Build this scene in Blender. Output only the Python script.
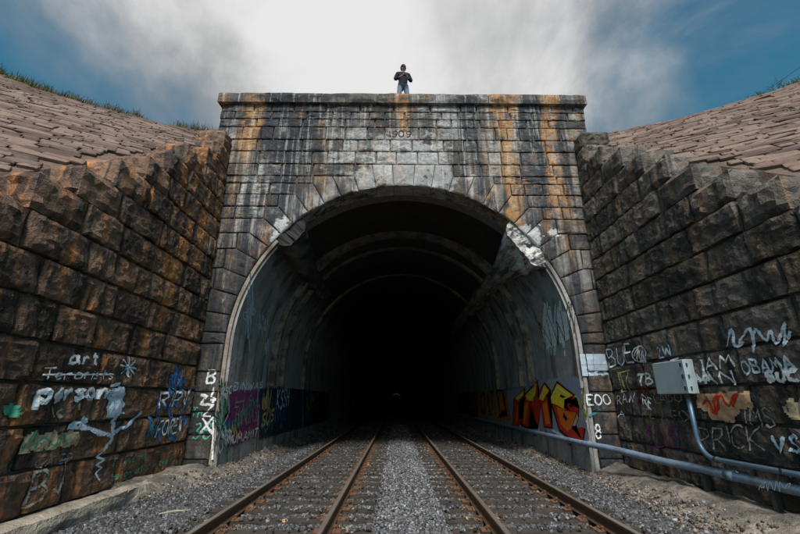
import bpy, bmesh, math, random
import numpy as np
from mathutils import Vector, Matrix, noise
from mathutils.bvhtree import BVHTree
R = math.radians
rnd = random.Random(1909)
scene = bpy.context.scene
for o in list(bpy.data.objects): bpy.data.objects.remove(o)
COL = scene.collection

# ------------------------------------------------------------------ camera
CAMP = Vector((-0.22, 0.0, 1.46)); PITCH = R(18.4); YAW = R(0.55)
cam = bpy.data.objects.new('camera', bpy.data.cameras.new('camera')); COL.objects.link(cam)
cam.data.lens = 18.0; cam.data.sensor_width = 36.0; cam.data.clip_end = 3000; cam.data.clip_start = 0.05
cam.location = CAMP; cam.rotation_euler = (R(90) + PITCH, 0, -YAW)
scene.camera = cam

# ------------------------------------------------------------------ sky and sun
SUN_EL, SUN_AZ = R(52), R(179)      # azimuth clockwise from +Y : behind the camera
wd = bpy.data.worlds.new('World'); scene.world = wd; wd.use_nodes = True
def build_world():
    nt = wd.node_tree; N = nt.nodes; L = nt.links; N.clear()
    def nd(t, **k):
        n = N.new(t)
        for a, b in k.items(): setattr(n, a, b)
        return n
    def mth(op, a, b=None, clamp=False):
        n = nd('ShaderNodeMath', operation=op, use_clamp=clamp)
        for i, v in enumerate((a, b)):
            if v is None: continue
            if isinstance(v, (int, float)): n.inputs[i].default_value = v
            else: L.new(v, n.inputs[i])
        return n.outputs[0]
    def ss(v, a, b):
        n = nd('ShaderNodeMapRange', interpolation_type='SMOOTHSTEP')
        L.new(v, n.inputs[0]); n.inputs[1].default_value = a; n.inputs[2].default_value = b
        return n.outputs[0]
    sky = nd('ShaderNodeTexSky', sky_type='NISHITA', sun_disc=False, sun_elevation=SUN_EL, sun_rotation=SUN_AZ,
             air_density=1.6, dust_density=0.4, ozone_density=3.0)
    tc = nd('ShaderNodeTexCoord'); sp = nd('ShaderNodeSeparateXYZ'); L.new(tc.outputs['Generated'], sp.inputs[0])
    zz = mth('ADD', mth('MAXIMUM', sp.outputs[2], 0.0), 0.40)
    px = mth('DIVIDE', sp.outputs[0], zz); py = mth('DIVIDE', sp.outputs[1], zz)
    cb = nd('ShaderNodeCombineXYZ'); L.new(px, cb.inputs[0]); L.new(py, cb.inputs[1])
    def nz(scale, detail, rough, off, dist=0.0):
        m = nd('ShaderNodeMapping'); L.new(cb.outputs[0], m.inputs[0]); m.inputs['Location'].default_value = off
        m.inputs['Rotation'].default_value = (0, 0, R(35)); m.inputs['Scale'].default_value = (1, 0.8, 1)
        n = nd('ShaderNodeTexNoise'); L.new(m.outputs[0], n.inputs['Vector'])
        n.inputs['Scale'].default_value = scale; n.inputs['Detail'].default_value = detail
        n.inputs['Roughness'].default_value = rough; n.inputs['Distortion'].default_value = dist
        return n.outputs[0]
    n1 = nz(2.0, 8, 0.55, (3.1, 0.4, 0), 0.3); n2 = nz(2.7, 9, 0.6, (7.7, 2.2, 0), 0.45)
    bank = mth('ABSOLUTE', mth('ADD', px, 0.07))                     # a long bank of cloud running along the line
    d = mth('ADD', mth('MULTIPLY', bank, -1.0), mth('MULTIPLY', mth('SUBTRACT', n1, 0.5), 0.8))
    cov = mth('MULTIPLY', ss(d, -0.64, -0.32), 0.97)
    wisp = mth('MULTIPLY', ss(n2, 0.50, 0.80), 0.35)
    cov = mth('MAXIMUM', cov, wisp, True)
    shade = ss(mth('ADD', d, mth('MULTIPLY', mth('SUBTRACT', n2, 0.5), 1.1)), -0.62, -0.02)
    cc = nd('ShaderNodeMix', data_type='RGBA'); L.new(shade, cc.inputs[0])
    cc.inputs[6].default_value = (2.0, 2.03, 2.05, 1); cc.inputs[7].default_value = (4.9, 4.87, 4.84, 1)
    tint = nd('ShaderNodeMix', data_type='RGBA', blend_type='MULTIPLY'); tint.inputs[0].default_value = 1.0
    L.new(sky.outputs[0], tint.inputs[6]); tint.inputs[7].default_value = (0.17, 0.44, 0.45, 1)
    mx = nd('ShaderNodeMix', data_type='RGBA'); L.new(cov, mx.inputs[0]); L.new(tint.outputs[2], mx.inputs[6]); L.new(cc.outputs[2], mx.inputs[7])
    bg = nd('ShaderNodeBackground'); bg.inputs[1].default_value = 0.09; L.new(mx.outputs[2], bg.inputs[0])
    out = nd('ShaderNodeOutputWorld'); L.new(bg.outputs[0], out.inputs[0])
build_world()
sun = bpy.data.objects.new('sun', bpy.data.lights.new('sun', 'SUN')); COL.objects.link(sun)
sun.data.energy = 2.1; sun.data.angle = R(18); sun.data.color = (1.0, 0.95, 0.88)
sd = Vector((math.sin(SUN_AZ) * math.cos(SUN_EL), math.cos(SUN_AZ) * math.cos(SUN_EL), math.sin(SUN_EL)))
sun.rotation_euler = (-sd).to_track_quat('-Z', 'Y').to_euler(); sun.location = sd * 60
vs = scene.view_settings; vs.view_transform = 'Standard'; vs.look = 'None'; vs.gamma = 1; vs.use_curve_mapping = False
vs.exposure = 0.92
scene.cycles.max_bounces = 6; scene.cycles.diffuse_bounces = 4; scene.cycles.transparent_max_bounces = 12

# ------------------------------------------------------------------ helpers
def mesh_obj(name, verts, faces, mat=None, parent=None, smooth=False):
    me = bpy.data.meshes.new(name); me.from_pydata([tuple(v) for v in verts], [], faces); me.update()
    if smooth: me.polygons.foreach_set('use_smooth', [True] * len(me.polygons))
    return link(name, me, mat, parent)
def link(name, me, mat=None, parent=None):
    o = bpy.data.objects.new(name, me); COL.objects.link(o)
    if mat and not me.materials: me.materials.append(mat)
    if parent: o.parent = parent
    return o
def tag(o, label=None, cat=None, group=None, kind=None):
    if label: o['label'] = label
    if cat: o['category'] = cat
    if group: o['group'] = group
    if kind: o['kind'] = kind
    return o
def thing(name, loc=(0, 0, 0)):
    o = bpy.data.objects.new(name, None); COL.objects.link(o); o.location = loc; o.empty_display_size = 0.2
    return o
class MB:
    def __init__(s): s.v = []; s.f = []
    def box(s, x0, x1, y0, y1, z0, z1):
        b = len(s.v)
        s.v += [(x0,y0,z0),(x1,y0,z0),(x1,y1,z0),(x0,y1,z0),(x0,y0,z1),(x1,y0,z1),(x1,y1,z1),(x0,y1,z1)]
        s.f += [tuple(b + i for i in q) for q in ((0,3,2,1),(4,5,6,7),(0,1,5,4),(1,2,6,5),(2,3,7,6),(3,0,4,7))]
    def tube(s, pts, rad, n=10, cap=True):
        pts = [Vector(p) for p in pts]; rings = []
        up = None
        for i, p in enumerate(pts):
            t = (pts[min(i+1, len(pts)-1)] - pts[max(i-1, 0)]).normalized()
            if up is None: up = t.orthogonal().normalized()
            up = (up - t * up.dot(t)).normalized(); sd_ = t.cross(up)
            r = rad[i] if isinstance(rad, (list, tuple)) else rad
            b = len(s.v); rings.append(b)
            for k in range(n):
                a = 2 * math.pi * k / n
                s.v.append(tuple(p + (up * math.cos(a) + sd_ * math.sin(a)) * r))
        for a, b in zip(rings, rings[1:]):
            for k in range(n): s.f.append((a + k, a + (k+1) % n, b + (k+1) % n, b + k))
        if cap:
            s.f.append(tuple(rings[0] + k for k in range(n))[::-1]); s.f.append(tuple(rings[-1] + k for k in range(n)))
    def build(s, name, mat, parent=None, smooth=False): return mesh_obj(name, s.v, s.f, mat, parent, smooth)

def sweep(profile, y0, y1, name, mat, parent=None, smooth=False, n=1):
    """profile = closed list of (x,z), extruded along y"""
    m = len(profile); v = []; f = []
    for k in range(n + 1):
        y = y0 + (y1 - y0) * k / n
        v += [(x, y, z) for x, z in profile]
    for k in range(n):
        for i in range(m):
            j = (i + 1) % m
            f.append((k*m+i, k*m+j, (k+1)*m+j, (k+1)*m+i))
    f.append(tuple(range(m))); f.append(tuple(range(n*m + m - 1, n*m - 1, -1)))
    o = mesh_obj(name, v, f, mat, parent, smooth)
    bm = bmesh.new(); bm.from_mesh(o.data); bmesh.ops.recalc_face_normals(bm, faces=bm.faces); bm.to_mesh(o.data); bm.free()
    return o

# pixel of the 800x534 picture -> point on a real plane of the scene
def ray(px, py):
    u = (px - 400) / 400.0; w = -(py - 267) / 400.0
    f = math.cos(PITCH) - w * math.sin(PITCH); up = w * math.cos(PITCH) + math.sin(PITCH)
    c, s = math.cos(YAW), math.sin(YAW)
    return Vector((u * c + f * s, f * c - u * s, up))
def on_x(px, py, X): d = ray(px, py); return CAMP + d * ((X - CAMP.x) / d.x)
def on_y(px, py, Y): d = ray(px, py); return CAMP + d * ((Y - CAMP.y) / d.y)
def in_frame(p, m=0.0):
    q = p - CAMP; c, s = math.cos(YAW), math.sin(YAW)
    r = q.x * c - q.y * s; f = q.x * s + q.y * c
    dep = f * math.cos(PITCH) + q.z * math.sin(PITCH); up = -f * math.sin(PITCH) + q.z * math.cos(PITCH)
    return dep > 0.3 and abs(400 * r / dep) < 400 + m and abs(400 * up / dep) < 267 + m

# ------------------------------------------------------------------ materials
class Mat:
    def __init__(s, name, rough=0.9, spec=0.3):
        s.m = bpy.data.materials.new(name); s.m.use_nodes = True
        s.N = s.m.node_tree.nodes; s.L = s.m.node_tree.links
        s.b = s.N['Principled BSDF']; s.b.inputs['Roughness'].default_value = rough
        s.b.inputs['Specular IOR Level'].default_value = spec
        s.geo = s.N.new('ShaderNodeNewGeometry'); s.P = s.geo.outputs['Position']
        s.oi = s.N.new('ShaderNodeObjectInfo'); s.rand = s.oi.outputs['Random']
        s.sep = s.N.new('ShaderNodeSeparateXYZ'); s.L.new(s.P, s.sep.inputs[0])
        s.x, s.y, s.z = s.sep.outputs
    def noise(s, scale, detail=5, rough=0.55, sc=(1, 1, 1), off=(0, 0, 0), dist=0.0, perobj=False):
        mp = s.N.new('ShaderNodeMapping'); s.L.new(s.P, mp.inputs[0])
        mp.inputs['Scale'].default_value = sc; mp.inputs['Location'].default_value = off
        v = mp.outputs[0]
        if perobj:
            a = s.N.new('ShaderNodeVectorMath'); a.operation = 'ADD'; s.L.new(v, a.inputs[0])
            c = s.N.new('ShaderNodeMath'); c.operation = 'MULTIPLY'; s.L.new(s.rand, c.inputs[0]); c.inputs[1].default_value = 3.0 * perobj
            s.L.new(c.outputs[0], a.inputs[1]); v = a.outputs[0]
        n = s.N.new('ShaderNodeTexNoise'); s.L.new(v, n.inputs['Vector']); n.inputs['Scale'].default_value = scale
        n.inputs['Detail'].default_value = detail; n.inputs['Roughness'].default_value = rough; n.inputs['Distortion'].default_value = dist
        return n.outputs[0]
    def ss(s, v, a, b, lo=0.0, hi=1.0):
        n = s.N.new('ShaderNodeMapRange'); n.interpolation_type = 'SMOOTHSTEP'; s.L.new(v, n.inputs[0])
        for i, q in enumerate((a, b, lo, hi)): n.inputs[i + 1].default_value = q
        return n.outputs[0]
    def math(s, op, a, b=None, clamp=False):
        n = s.N.new('ShaderNodeMath'); n.operation = op; n.use_clamp = clamp
        for i, v in enumerate((a, b)):
            if v is None: continue
            if isinstance(v, (int, float)): n.inputs[i].default_value = v
            else: s.L.new(v, n.inputs[i])
        return n.outputs[0]
    def mix(s, fac, a, b, mode='MIX'):
        n = s.N.new('ShaderNodeMix'); n.data_type = 'RGBA'; n.blend_type = mode
        if isinstance(fac, (int, float)): n.inputs[0].default_value = fac
        else: s.L.new(fac, n.inputs[0])
        for i, v in ((6, a), (7, b)):
            if isinstance(v, tuple): n.inputs[i].default_value = (*v, 1)
            else: s.L.new(v, n.inputs[i])
        return n.outputs[2]
    def grey(s, v, a, b):
        n = s.N.new('ShaderNodeMapRange'); s.L.new(v, n.inputs[0]); n.inputs[3].default_value = a; n.inputs[4].default_value = b
        return n.outputs[0]
    def vcol(s, v):
        n = s.N.new('ShaderNodeCombineColor')
        for i in range(3): s.L.new(v, n.inputs[i])
        return n.outputs[0]
    def color(s, c): 
        if isinstance(c, tuple): s.b.inputs['Base Color'].default_value = (*c, 1)
        else: s.L.new(c, s.b.inputs['Base Color'])
        return s
    def bump(s, h, strength=0.5, dist=0.02):
        n = s.N.new('ShaderNodeBump'); n.inputs['Strength'].default_value = strength; n.inputs['Distance'].default_value = dist
        s.L.new(h, n.inputs['Height']); s.L.new(n.outputs[0], s.b.inputs['Normal']); return s

def stone_relief(M, strength=0.9, dist=0.04, scale=5.0):
    a = M.noise(scale, 8, 0.62, dist=0.4, perobj=1.0); b = M.noise(scale * 6, 4, 0.6)
    M.bump(M.math('ADD', a, M.math('MULTIPLY', b, 0.35)), strength, dist)

def make_portal_mat():
    M = Mat('portal_granite', 0.88)
    base = M.mix(M.rand, (0.14, 0.127, 0.112), (0.43, 0.405, 0.37))
    base = M.mix(M.ss(M.noise(0.9, 4, 0.5, off=(3, 1, 7)), 0.45, 0.62), base, (0.42, 0.44, 0.455))     # pale blue bloom
    base = M.mix(M.ss(M.noise(3.0, 6, 0.6, off=(9, 4, 2), perobj=2.0), 0.47, 0.68, 0, 0.75), base, (0.28, 0.18, 0.11))
    grime = M.math('ADD', M.ss(M.z, 6.8, 3.2, 0, 0.95), M.math('MULTIPLY', M.math('SUBTRACT', M.noise(0.8, 5, 0.6, off=(1, 2, 3)), 0.5), 1.3), True)
    base = M.mix(grime, base, (0.08, 0.066, 0.058))                                                     # soot round the piers
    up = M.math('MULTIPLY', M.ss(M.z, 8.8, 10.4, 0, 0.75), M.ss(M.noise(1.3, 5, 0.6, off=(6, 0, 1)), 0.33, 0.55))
    base = M.mix(up, base, (0.055, 0.058, 0.062))                                                       # darker blotches towards the top
    side = M.math('ABSOLUTE', M.x)
    st = M.noise(1.0, 7, 0.62, (1.9, 1.9, 0.13), (11, 0, 4), 0.3)
    drk = M.math('MULTIPLY', M.ss(st, 0.44, 0.56), M.ss(side, 0.3, 3.0, 0.7, 0.95))
    drk = M.math('MAXIMUM', drk, M.ss(M.noise(1.0, 2, .5, (.9, .9, .9), (0, 3, 8), perobj=5.0), .52, .62, 0, .8))
    base = M.mix(drk, base, (0.036, 0.041, 0.05))                                                        # black run-off streaks
    so = M.noise(1.0, 6, 0.6, (1.0, 1.0, 0.14), (2.35, 0, 9), 0.25, perobj=0.08)
    org = M.math('MULTIPLY', M.ss(so, 0.505, 0.635), M.ss(M.noise(2.6, 6, 0.65, off=(4, 4, 4), perobj=1.0), 0.40, 0.60, 0.0, 0.9))
    org = M.math('MULTIPLY', org, M.ss(M.x, -2.0, 3.5, 0.55, 1.0))
    org = M.math('MULTIPLY', org, M.ss(M.z, 4.0, 7.0, 0.25, 1.0))
    def col_at(x0, wd_, z_top, z_bot):
        wob = M.math('ADD', M.x, M.math('MULTIPLY', M.math('SUBTRACT', M.noise(1.0, 5, 0.6, (1, 1, .5), (x0, 3, 1)), 0.5), 1.1))
        d_ = M.ss(M.math('ABSOLUTE', M.math('SUBTRACT', wob, x0)), wd_, wd_ * .45)
        d_ = M.math('MULTIPLY', d_, M.math('MULTIPLY', M.ss(M.z, z_top + .8, z_top), M.ss(M.z, z_bot, z_bot + 1.5)))
        return M.math('MULTIPLY', d_, M.ss(M.noise(3.0, 6, 0.65, off=(x0, 1, 4), perobj=1.5), 0.36, 0.52))
    blk = M.math('MAXIMUM', M.math('MAXIMUM', col_at(4.1, .5, 11.5, 4), col_at(-4.0, .55, 11.5, 5)), M.math('MAXIMUM', col_at(-2.9, .4, 11.5, 7.6), col_at(2.2, .35, 11.5, 8)))
    base = M.mix(M.math('MULTIPLY', blk, .85), base, (0.035, 0.042, 0.055))
    rst = M.math('MAXIMUM', M.math('MAXIMUM', col_at(3.35, .42, 11.5, 5.0), col_at(4.85, .28, 11.5, 6.0)), M.math('MAXIMUM', col_at(-5.0, .35, 10.6, 8.0), col_at(0.0, .3, 10.8, 9.0)))
    org = M.math('MAXIMUM', org, M.math('MULTIPLY', rst, .8))
    base = M.mix(org, base, (0.47, 0.255, 0.105))                                                        # iron stains
    lime = M.math('MULTIPLY', M.ss(M.noise(1.0, 6, 0.7, (2.4, 2.4, 0.2), (5, 0, 1)), 0.60, 0.68), 0.6)
    base = M.mix(lime, base, (0.52, 0.50, 0.46))
    fs = M.noise(1.0, 5, 0.65, (7, 7, 0.35), (3, 1, 5), 0.2)
    base = M.mix(M.ss(fs, 0.52, 0.66, 0, .75), base, (0.045, 0.05, 0.058))
    base = M.mix(M.math('MULTIPLY', M.ss(fs, 0.46, 0.34, 0, .45), M.ss(M.z, 4.0, 7.0, .15, 1.0)), base, (0.60, 0.60, 0.58))
    for ex, ez, er in ((0.0, 8.1, 2.6), (3.75, 6.15, .7), (4.45, 6.2, .35), (-3.7, 6.3, .55)):                      # lime bloom at the haunches
        dx = M.math('SUBTRACT', M.x, ex); dz = M.math('SUBTRACT', M.z, ez)
        di = M.math('SQRT', M.math('ADD', M.math('MULTIPLY', dx, dx), M.math('MULTIPLY', dz, dz)))
        di = M.math('ADD', di, M.math('MULTIPLY', M.math('SUBTRACT', M.noise(2.4, 7, 0.7, off=(ex, 0, 0)), .5), 2.6 * er))
        base = M.mix(M.ss(di, er * .62, er * .42, 0, .45 if ex == 0 else .8), base, (0.66, 0.68, 0.70))
    base = M.mix(1.0, base, M.vcol(M.grey(M.noise(14, 6, 0.65), 0.35, 1.5)), 'MULTIPLY')
    base = M.mix(1.0, base, M.vcol(M.grey(M.noise(45, 3, 0.6), 0.7, 1.3)), 'MULTIPLY')
    M.color(base); stone_relief(M, 0.8, 0.03)
    return M.m
def make_wing_mat(name, dark, mid, org, orgamt, pale, green):
    M = Mat(name, 0.62, 0.5)
    base = M.mix(M.rand, dark, mid)
    base = M.mix(M.ss(M.noise(2.2, 6, 0.6, off=(5, 5, 5), perobj=2.0), 0.42, 0.66, 0, 0.8), base, mid)
    base = M.mix(M.math('MULTIPLY', M.ss(M.noise(1.0, 6, 0.6, (2.6, 2.6, 0.6), (1, 8, 3), 0.5, perobj=0.6), 0.50, 0.64), orgamt), base, org)
    base = M.mix(M.ss(M.noise(1.0, 6, 0.6, (3.0, 3.0, 0.5), (7, 2, 6), 0.4, perobj=0.6), 0.51, 0.63, 0, 0.85), base, (0.016, 0.015, 0.015))
    base = M.mix(M.ss(M.noise(1.0, 6, 0.65, (3.5, 3.5, 0.5), (3, 4, 1)), 0.60, 0.72, 0, 0.55), base, pale)
    base = M.mix(M.math('MULTIPLY', M.ss(M.noise(0.7, 5, 0.6, off=(8, 1, 2)), 0.5, 0.66), M.ss(M.z, 2.5, 4.5, 0, green)), base, (0.10, 0.115, 0.08))
    base = M.mix(M.ss(M.noise(9, 6, 0.7, off=(2, 9, 2)), 0.68, 0.74, 0, 0.6), base, (0.30, 0.28, 0.25))
    base = M.mix(1.0, base, M.vcol(M.grey(M.noise(12, 6, 0.65), 0.15, 1.85)), 'MULTIPLY')
    base = M.mix(1.0, base, M.vcol(M.grey(M.noise(1.0, 1, .5, perobj=9.0), 0.2, 1.7)), 'MULTIPLY')
    M.color(base); stone_relief(M, 1.0, 0.08, 6.0)
    return M.m
def simple(name, col, rough=0.8, var=0.35, scale=8.0, bump=0.3, metal=0.0, bdist=0.01, spec=0.3, streak=None):
    M = Mat(name, rough, spec); M.b.inputs['Metallic'].default_value = metal
    c = M.mix(1.0, col, M.vcol(M.grey(M.noise(scale, 6, 0.6), 1 - var * 1.3, 1 + var * 1.3)), 'MULTIPLY')
    if streak: c = M.mix(M.ss(M.noise(1.0, 6, 0.6, (3, 3, 0.25), (4, 2, 0)), 0.48, 0.64, 0, streak[1]), c, streak[0])
    M.color(c)
    if bump: M.bump(M.noise(scale * 3, 5, 0.6), bump, bdist)
    return M.m
def paint(name, col, wear=0.42, rough=0.55):
    M = Mat(name, rough); M.color(M.mix(1.0, col, M.vcol(M.grey(M.noise(9, 4, 0.6), 0.6, 1.35)), 'MULTIPLY'))
    at = M.N.new('ShaderNodeAttribute'); at.attribute_name = 'across'
    nn = M.math('SUBTRACT', M.noise(16, 6, 0.72), M.math('MULTIPLY', M.math('POWER', at.outputs['Fac'], 2.0), 0.24))
    a = M.ss(nn, wear - 0.13, wear + 0.02); M.L.new(a, M.b.inputs['Alpha'])
    return M.m
def attr_mat(name, attr, rough=0.9):
    M = Mat(name, rough); a = M.N.new('ShaderNodeAttribute'); a.attribute_name = attr
    M.color(M.mix(1.0, a.outputs['Color'], M.vcol(M.grey(M.noise(40, 3, 0.6), 0.55, 1.45)), 'MULTIPLY'))
    return M.m

m_portal = make_portal_mat()
m_wingL = make_wing_mat('brown_stained_rock', (0.045, 0.031, 0.025), (0.27, 0.155, 0.098), (0.56, 0.225, 0.065), 0.95, (0.42, 0.38, 0.33), 0.0)
m_wingR = make_wing_mat('dark_mossy_rock', (0.034, 0.032, 0.031), (0.18, 0.155, 0.135), (0.40, 0.22, 0.10), 0.4, (0.38, 0.36, 0.33), 0.25)
m_mortar = simple('mortar', (0.17, 0.16, 0.145), 0.95, 0.5, 6, 0.5, bdist=0.02)
m_slab = Mat('purple_brown_slab', 0.85)
_c = m_slab.mix(m_slab.rand, (0.06, 0.040, 0.034), (0.235, 0.160, 0.130))
_c = m_slab.mix(m_slab.ss(m_slab.noise(1.2, 6, 0.6), 0.45, 0.7, 0, 0.6), _c, (0.23, 0.18, 0.155))
_c = m_slab.mix(m_slab.ss(m_slab.noise(5, 6, 0.7, off=(3, 3, 3)), 0.58, 0.7, 0, 0.6), _c, (0.05, 0.045, 0.035))
m_slab.color(m_slab.mix(1.0, _c, m_slab.vcol(m_slab.grey(m_slab.noise(16, 5, 0.6), 0.55, 1.45)), 'MULTIPLY')); stone_relief(m_slab, 0.7, 0.03, 6)
m_slab = m_slab.m
m_soil = simple('soil', (0.07, 0.055, 0.042), 0.95, 0.5, 5, 0.6, bdist=0.04)
def make_dirt():
    M = Mat('pale_dirt', 0.95)
    c = M.mix(M.ss(M.noise(1.6, 7, 0.65), 0.40, 0.62), (0.15, 0.14, 0.13), (0.44, 0.385, 0.31))
    c = M.mix(M.ss(M.noise(5, 7, 0.7, off=(4, 4, 0)), 0.5, 0.68, 0, .8), c, (0.07, 0.065, 0.06))
    c = M.mix(M.ss(M.noise(26, 4, 0.7, off=(1, 4, 0)), 0.55, 0.66, 0, .7), c, (0.40, 0.37, 0.33))
    M.color(M.mix(1.0, c, M.vcol(M.grey(M.noise(60, 3, 0.7), 0.4, 1.6)), 'MULTIPLY'))
    M.bump(M.math('ADD', M.noise(12, 8, 0.7), M.math('MULTIPLY', M.noise(45, 4, .6), .4)), 1.0, 0.07); return M.m
m_dirt = make_dirt()
m_bankdirt = simple('bank_soil', (0.15, 0.105, 0.085), 0.95, 0.6, 9, 0.8, bdist=0.04)
m_conc = simple('kerb_concrete', (0.42, 0.375, 0.31), 0.92, 0.65, 6, 1.0, bdist=0.05, streak=((0.14, 0.12, 0.10), 0.6))
def make_lining():
    M = Mat('lining_concrete', 0.85)
    c = M.mix(1.0, (0.36, 0.355, 0.35), M.vcol(M.grey(M.noise(2.5, 7, 0.62), 0.45, 1.55)), 'MULTIPLY')
    c = M.mix(M.ss(M.noise(1.0, 6, 0.6, (2.2, 2.2, 0.3), (4, 2, 0)), 0.48, 0.66, 0, 0.75), c, (0.04, 0.04, 0.04))
    c = M.mix(M.ss(M.noise(9, 5, .7, off=(6, 1, 0)), .58, .66, 0, .5), c, (.06, .058, .055))
    c = M.mix(M.ss(M.noise(1.0, 6, 0.6, (2.2, 2.2, 0.2), (9, 2, 5)), 0.56, 0.68, 0, 0.6), c, (0.27, 0.24, 0.20))
    crown_z = M.math('ADD', M.z, M.math('MULTIPLY', M.noise(0.9, 5, 0.6, off=(2, 2, 2)), 2.0))
    c = M.mix(M.ss(crown_z, 5.2, 7.2, 0, 0.93), c, (0.014, 0.014, 0.015))          # darker towards the crown
    M.color(c); M.bump(M.noise(7, 6, 0.6), 0.6, 0.025); return M.m
m_lining = make_lining()
m_edge = simple('lining_edge_concrete', (0.30, 0.26, 0.215), 0.9, 0.6, 4, 0.7, bdist=0.03, streak=((0.09, 0.08, 0.07), 0.7))
m_vault = simple('sooty_vault', (0.035, 0.033, 0.032), 0.9, 0.5, 3, 0.8, bdist=0.04)
def make_rib():
    M = Mat('rib_concrete', 0.9)
    c = M.mix(1.0, (0.32, 0.28, 0.235), M.vcol(M.grey(M.noise(5, 7, 0.7), 0.2, 1.7)), 'MULTIPLY')
    c = M.mix(M.ss(M.noise(1.5, 6, 0.65, off=(3, 0, 3)), 0.42, 0.6, 0, .85), c, (0.05, 0.047, 0.043))
    c = M.mix(M.ss(M.z, 5.2, 7.0, 0, .6), c, (0.07, 0.06, 0.052))
    M.color(c); M.bump(M.noise(10, 6, 0.65), 0.8, 0.03); return M.m
m_rib = make_rib()
def make_lime():
    M = Mat('limescaled_concrete', 0.85)
    c = M.mix(1.0, (0.26, 0.25, 0.235), M.vcol(M.grey(M.noise(4, 7, 0.7), 0.2, 1.7)), 'MULTIPLY')
    c = M.mix(M.ss(M.noise(1.0, 6, 0.65, (4.5, .7, 4.5), (1, 5, 0), .3), 0.47, 0.6, 0, .85), c, (0.06, 0.057, 0.053))
    w = M.math('MULTIPLY', M.ss(M.noise(1.0, 7, 0.7, (5, .9, 5), (7, 1, 3), .3), 0.44, 0.58), M.ss(M.y, 13.6, 11.4))
    c = M.mix(w, c, (0.80, 0.81, 0.82))
    M.color(c); M.bump(M.noise(9, 7, 0.7), 1.0, 0.06); return M.m
m_lime = make_lime()
m_limewhite = simple('white_limescale', (0.72, 0.74, 0.76), 0.8, 0.25, 6, 0.8, bdist=0.03)
def make_rail():
    M = Mat('rusty_rail', 0.55); M.b.inputs['Metallic'].default_value = .4
    c = M.mix(1.0, (0.125, 0.082, 0.058), M.vcol(M.grey(M.noise(14, 6, 0.7, (1, .3, 1)), 0.35, 1.6)), 'MULTIPLY')
    c = M.mix(M.ss(M.noise(3, 6, .7), .55, .68, 0, .6), c, (.19, .09, .04))
    top = M.math('MULTIPLY', M.ss(M.z, -.006, -.002), M.ss(M.noise(2, 5, .6, (6, .4, 1)), .3, .55, .35, 1.0))
    M.color(M.mix(top, c, (.26, .235, .21))); M.L.new(M.math('SUBTRACT', .58, M.math('MULTIPLY', top, .22)), M.b.inputs['Roughness'])
    M.bump(M.noise(40, 4, .6), .3, .003); return M.m
m_rail = make_rail()
m_plate = simple('rusty_plate', (0.15, 0.075, 0.042), 0.85, 0.5, 20, 0.4, bdist=0.005)
m_sleeper = simple('creosote_sleeper', (0.050, 0.042, 0.036), 0.9, 0.6, 9, 0.8, bdist=0.02)
m_ballast = attr_mat('ballast', 'stone_colour')
m_bed = simple('ballast_bed', (0.085, 0.085, 0.088), 0.95, 0.8, 14, 1.0, bdist=0.06)
m_pipe = simple('grey_blue_pipe', (0.21, 0.30, 0.41), 0.5, 0.45, 9, 0.4, metal=0.15, bdist=0.006, streak=((0.12, 0.08, 0.055), 0.45))
m_conduit = simple('grey_conduit', (0.14, 0.22, 0.32), 0.4, 0.25, 8, 0.1, metal=0.4, bdist=0.003)
m_box = simple('box_enamel', (0.50, 0.62, 0.66), 0.45, 0.16, 5, 0.1, bdist=0.002, spec=0.5, streak=((0.26, 0.27, 0.26), 0.35))
m_steel = simple('dark_steel', (0.10, 0.11, 0.12), 0.5, 0.3, 10, 0.1, metal=0.6, bdist=0.002)
m_grass = attr_mat('grass_blades', 'stone_colour', 0.8)
m_bark = simple('bare_bark', (0.10, 0.08, 0.075), 0.9, 0.4, 20, 0.4)
m_turf = simple('turf', (0.06, 0.07, 0.03), 0.95, 0.5, 4, 0.6, bdist=0.05)
m_skin = simple('skin', (0.36, 0.21, 0.15), 0.6, 0.1, 20, 0)
m_navy = simple('navy_sweater', (0.012, 0.020, 0.042), 0.9, 0.2, 30, 0.3)
m_jeans = simple('blue_jeans', (0.17, 0.22, 0.30), 0.9, 0.25, 30, 0.3)
m_black = simple('black', (0.012, 0.012, 0.013), 0.7, 0.2, 30, 0.1)
m_cut_shade = simple('drawn_cut_shade', (0.03, 0.027, 0.025), 0.95, 0.3, 30, 0)
P = {k: paint('paint_' + k, c, w) for k, (c, w) in dict(
    white=((0.88, 0.92, 0.95), 0.40), blue=((0.04, 0.20, 0.48), 0.43), sky=((0.66, 0.80, 0.93), 0.40), green=((0.10, 0.42, 0.28), 0.42),
    grey=((0.32, 0.31, 0.29), 0.46), tan=((0.52, 0.44, 0.28), 0.44), magenta=((0.30, 0.03, 0.22), 0.44), yellow=((0.62, 0.58, 0.16), 0.42),
    red=((0.62, 0.04, 0.02), 0.28), orange=((0.66, 0.40, 0.24), 0.36), teal=((0.05, 0.28, 0.28), 0.44), bgblue=((0.32, 0.37, 0.47), 0.36),
    fire=((0.85, 0.20, 0.02), 0.26), lemon=((0.92, 0.74, 0.04), 0.26), black=((0.012, 0.012, 0.014), 0.30), rust=((0.55, 0.22, 0.08), 0.38),
    plum=((0.22, 0.05, 0.16), 0.42), panel=((0.48, 0.60, 0.72), 0.33), maroon=((0.10, 0.012, 0.012), 0.32), cyan=((0.08, 0.42, 0.52), 0.38), navy=((0.03, 0.05, 0.09), 0.46)).items()}

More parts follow.
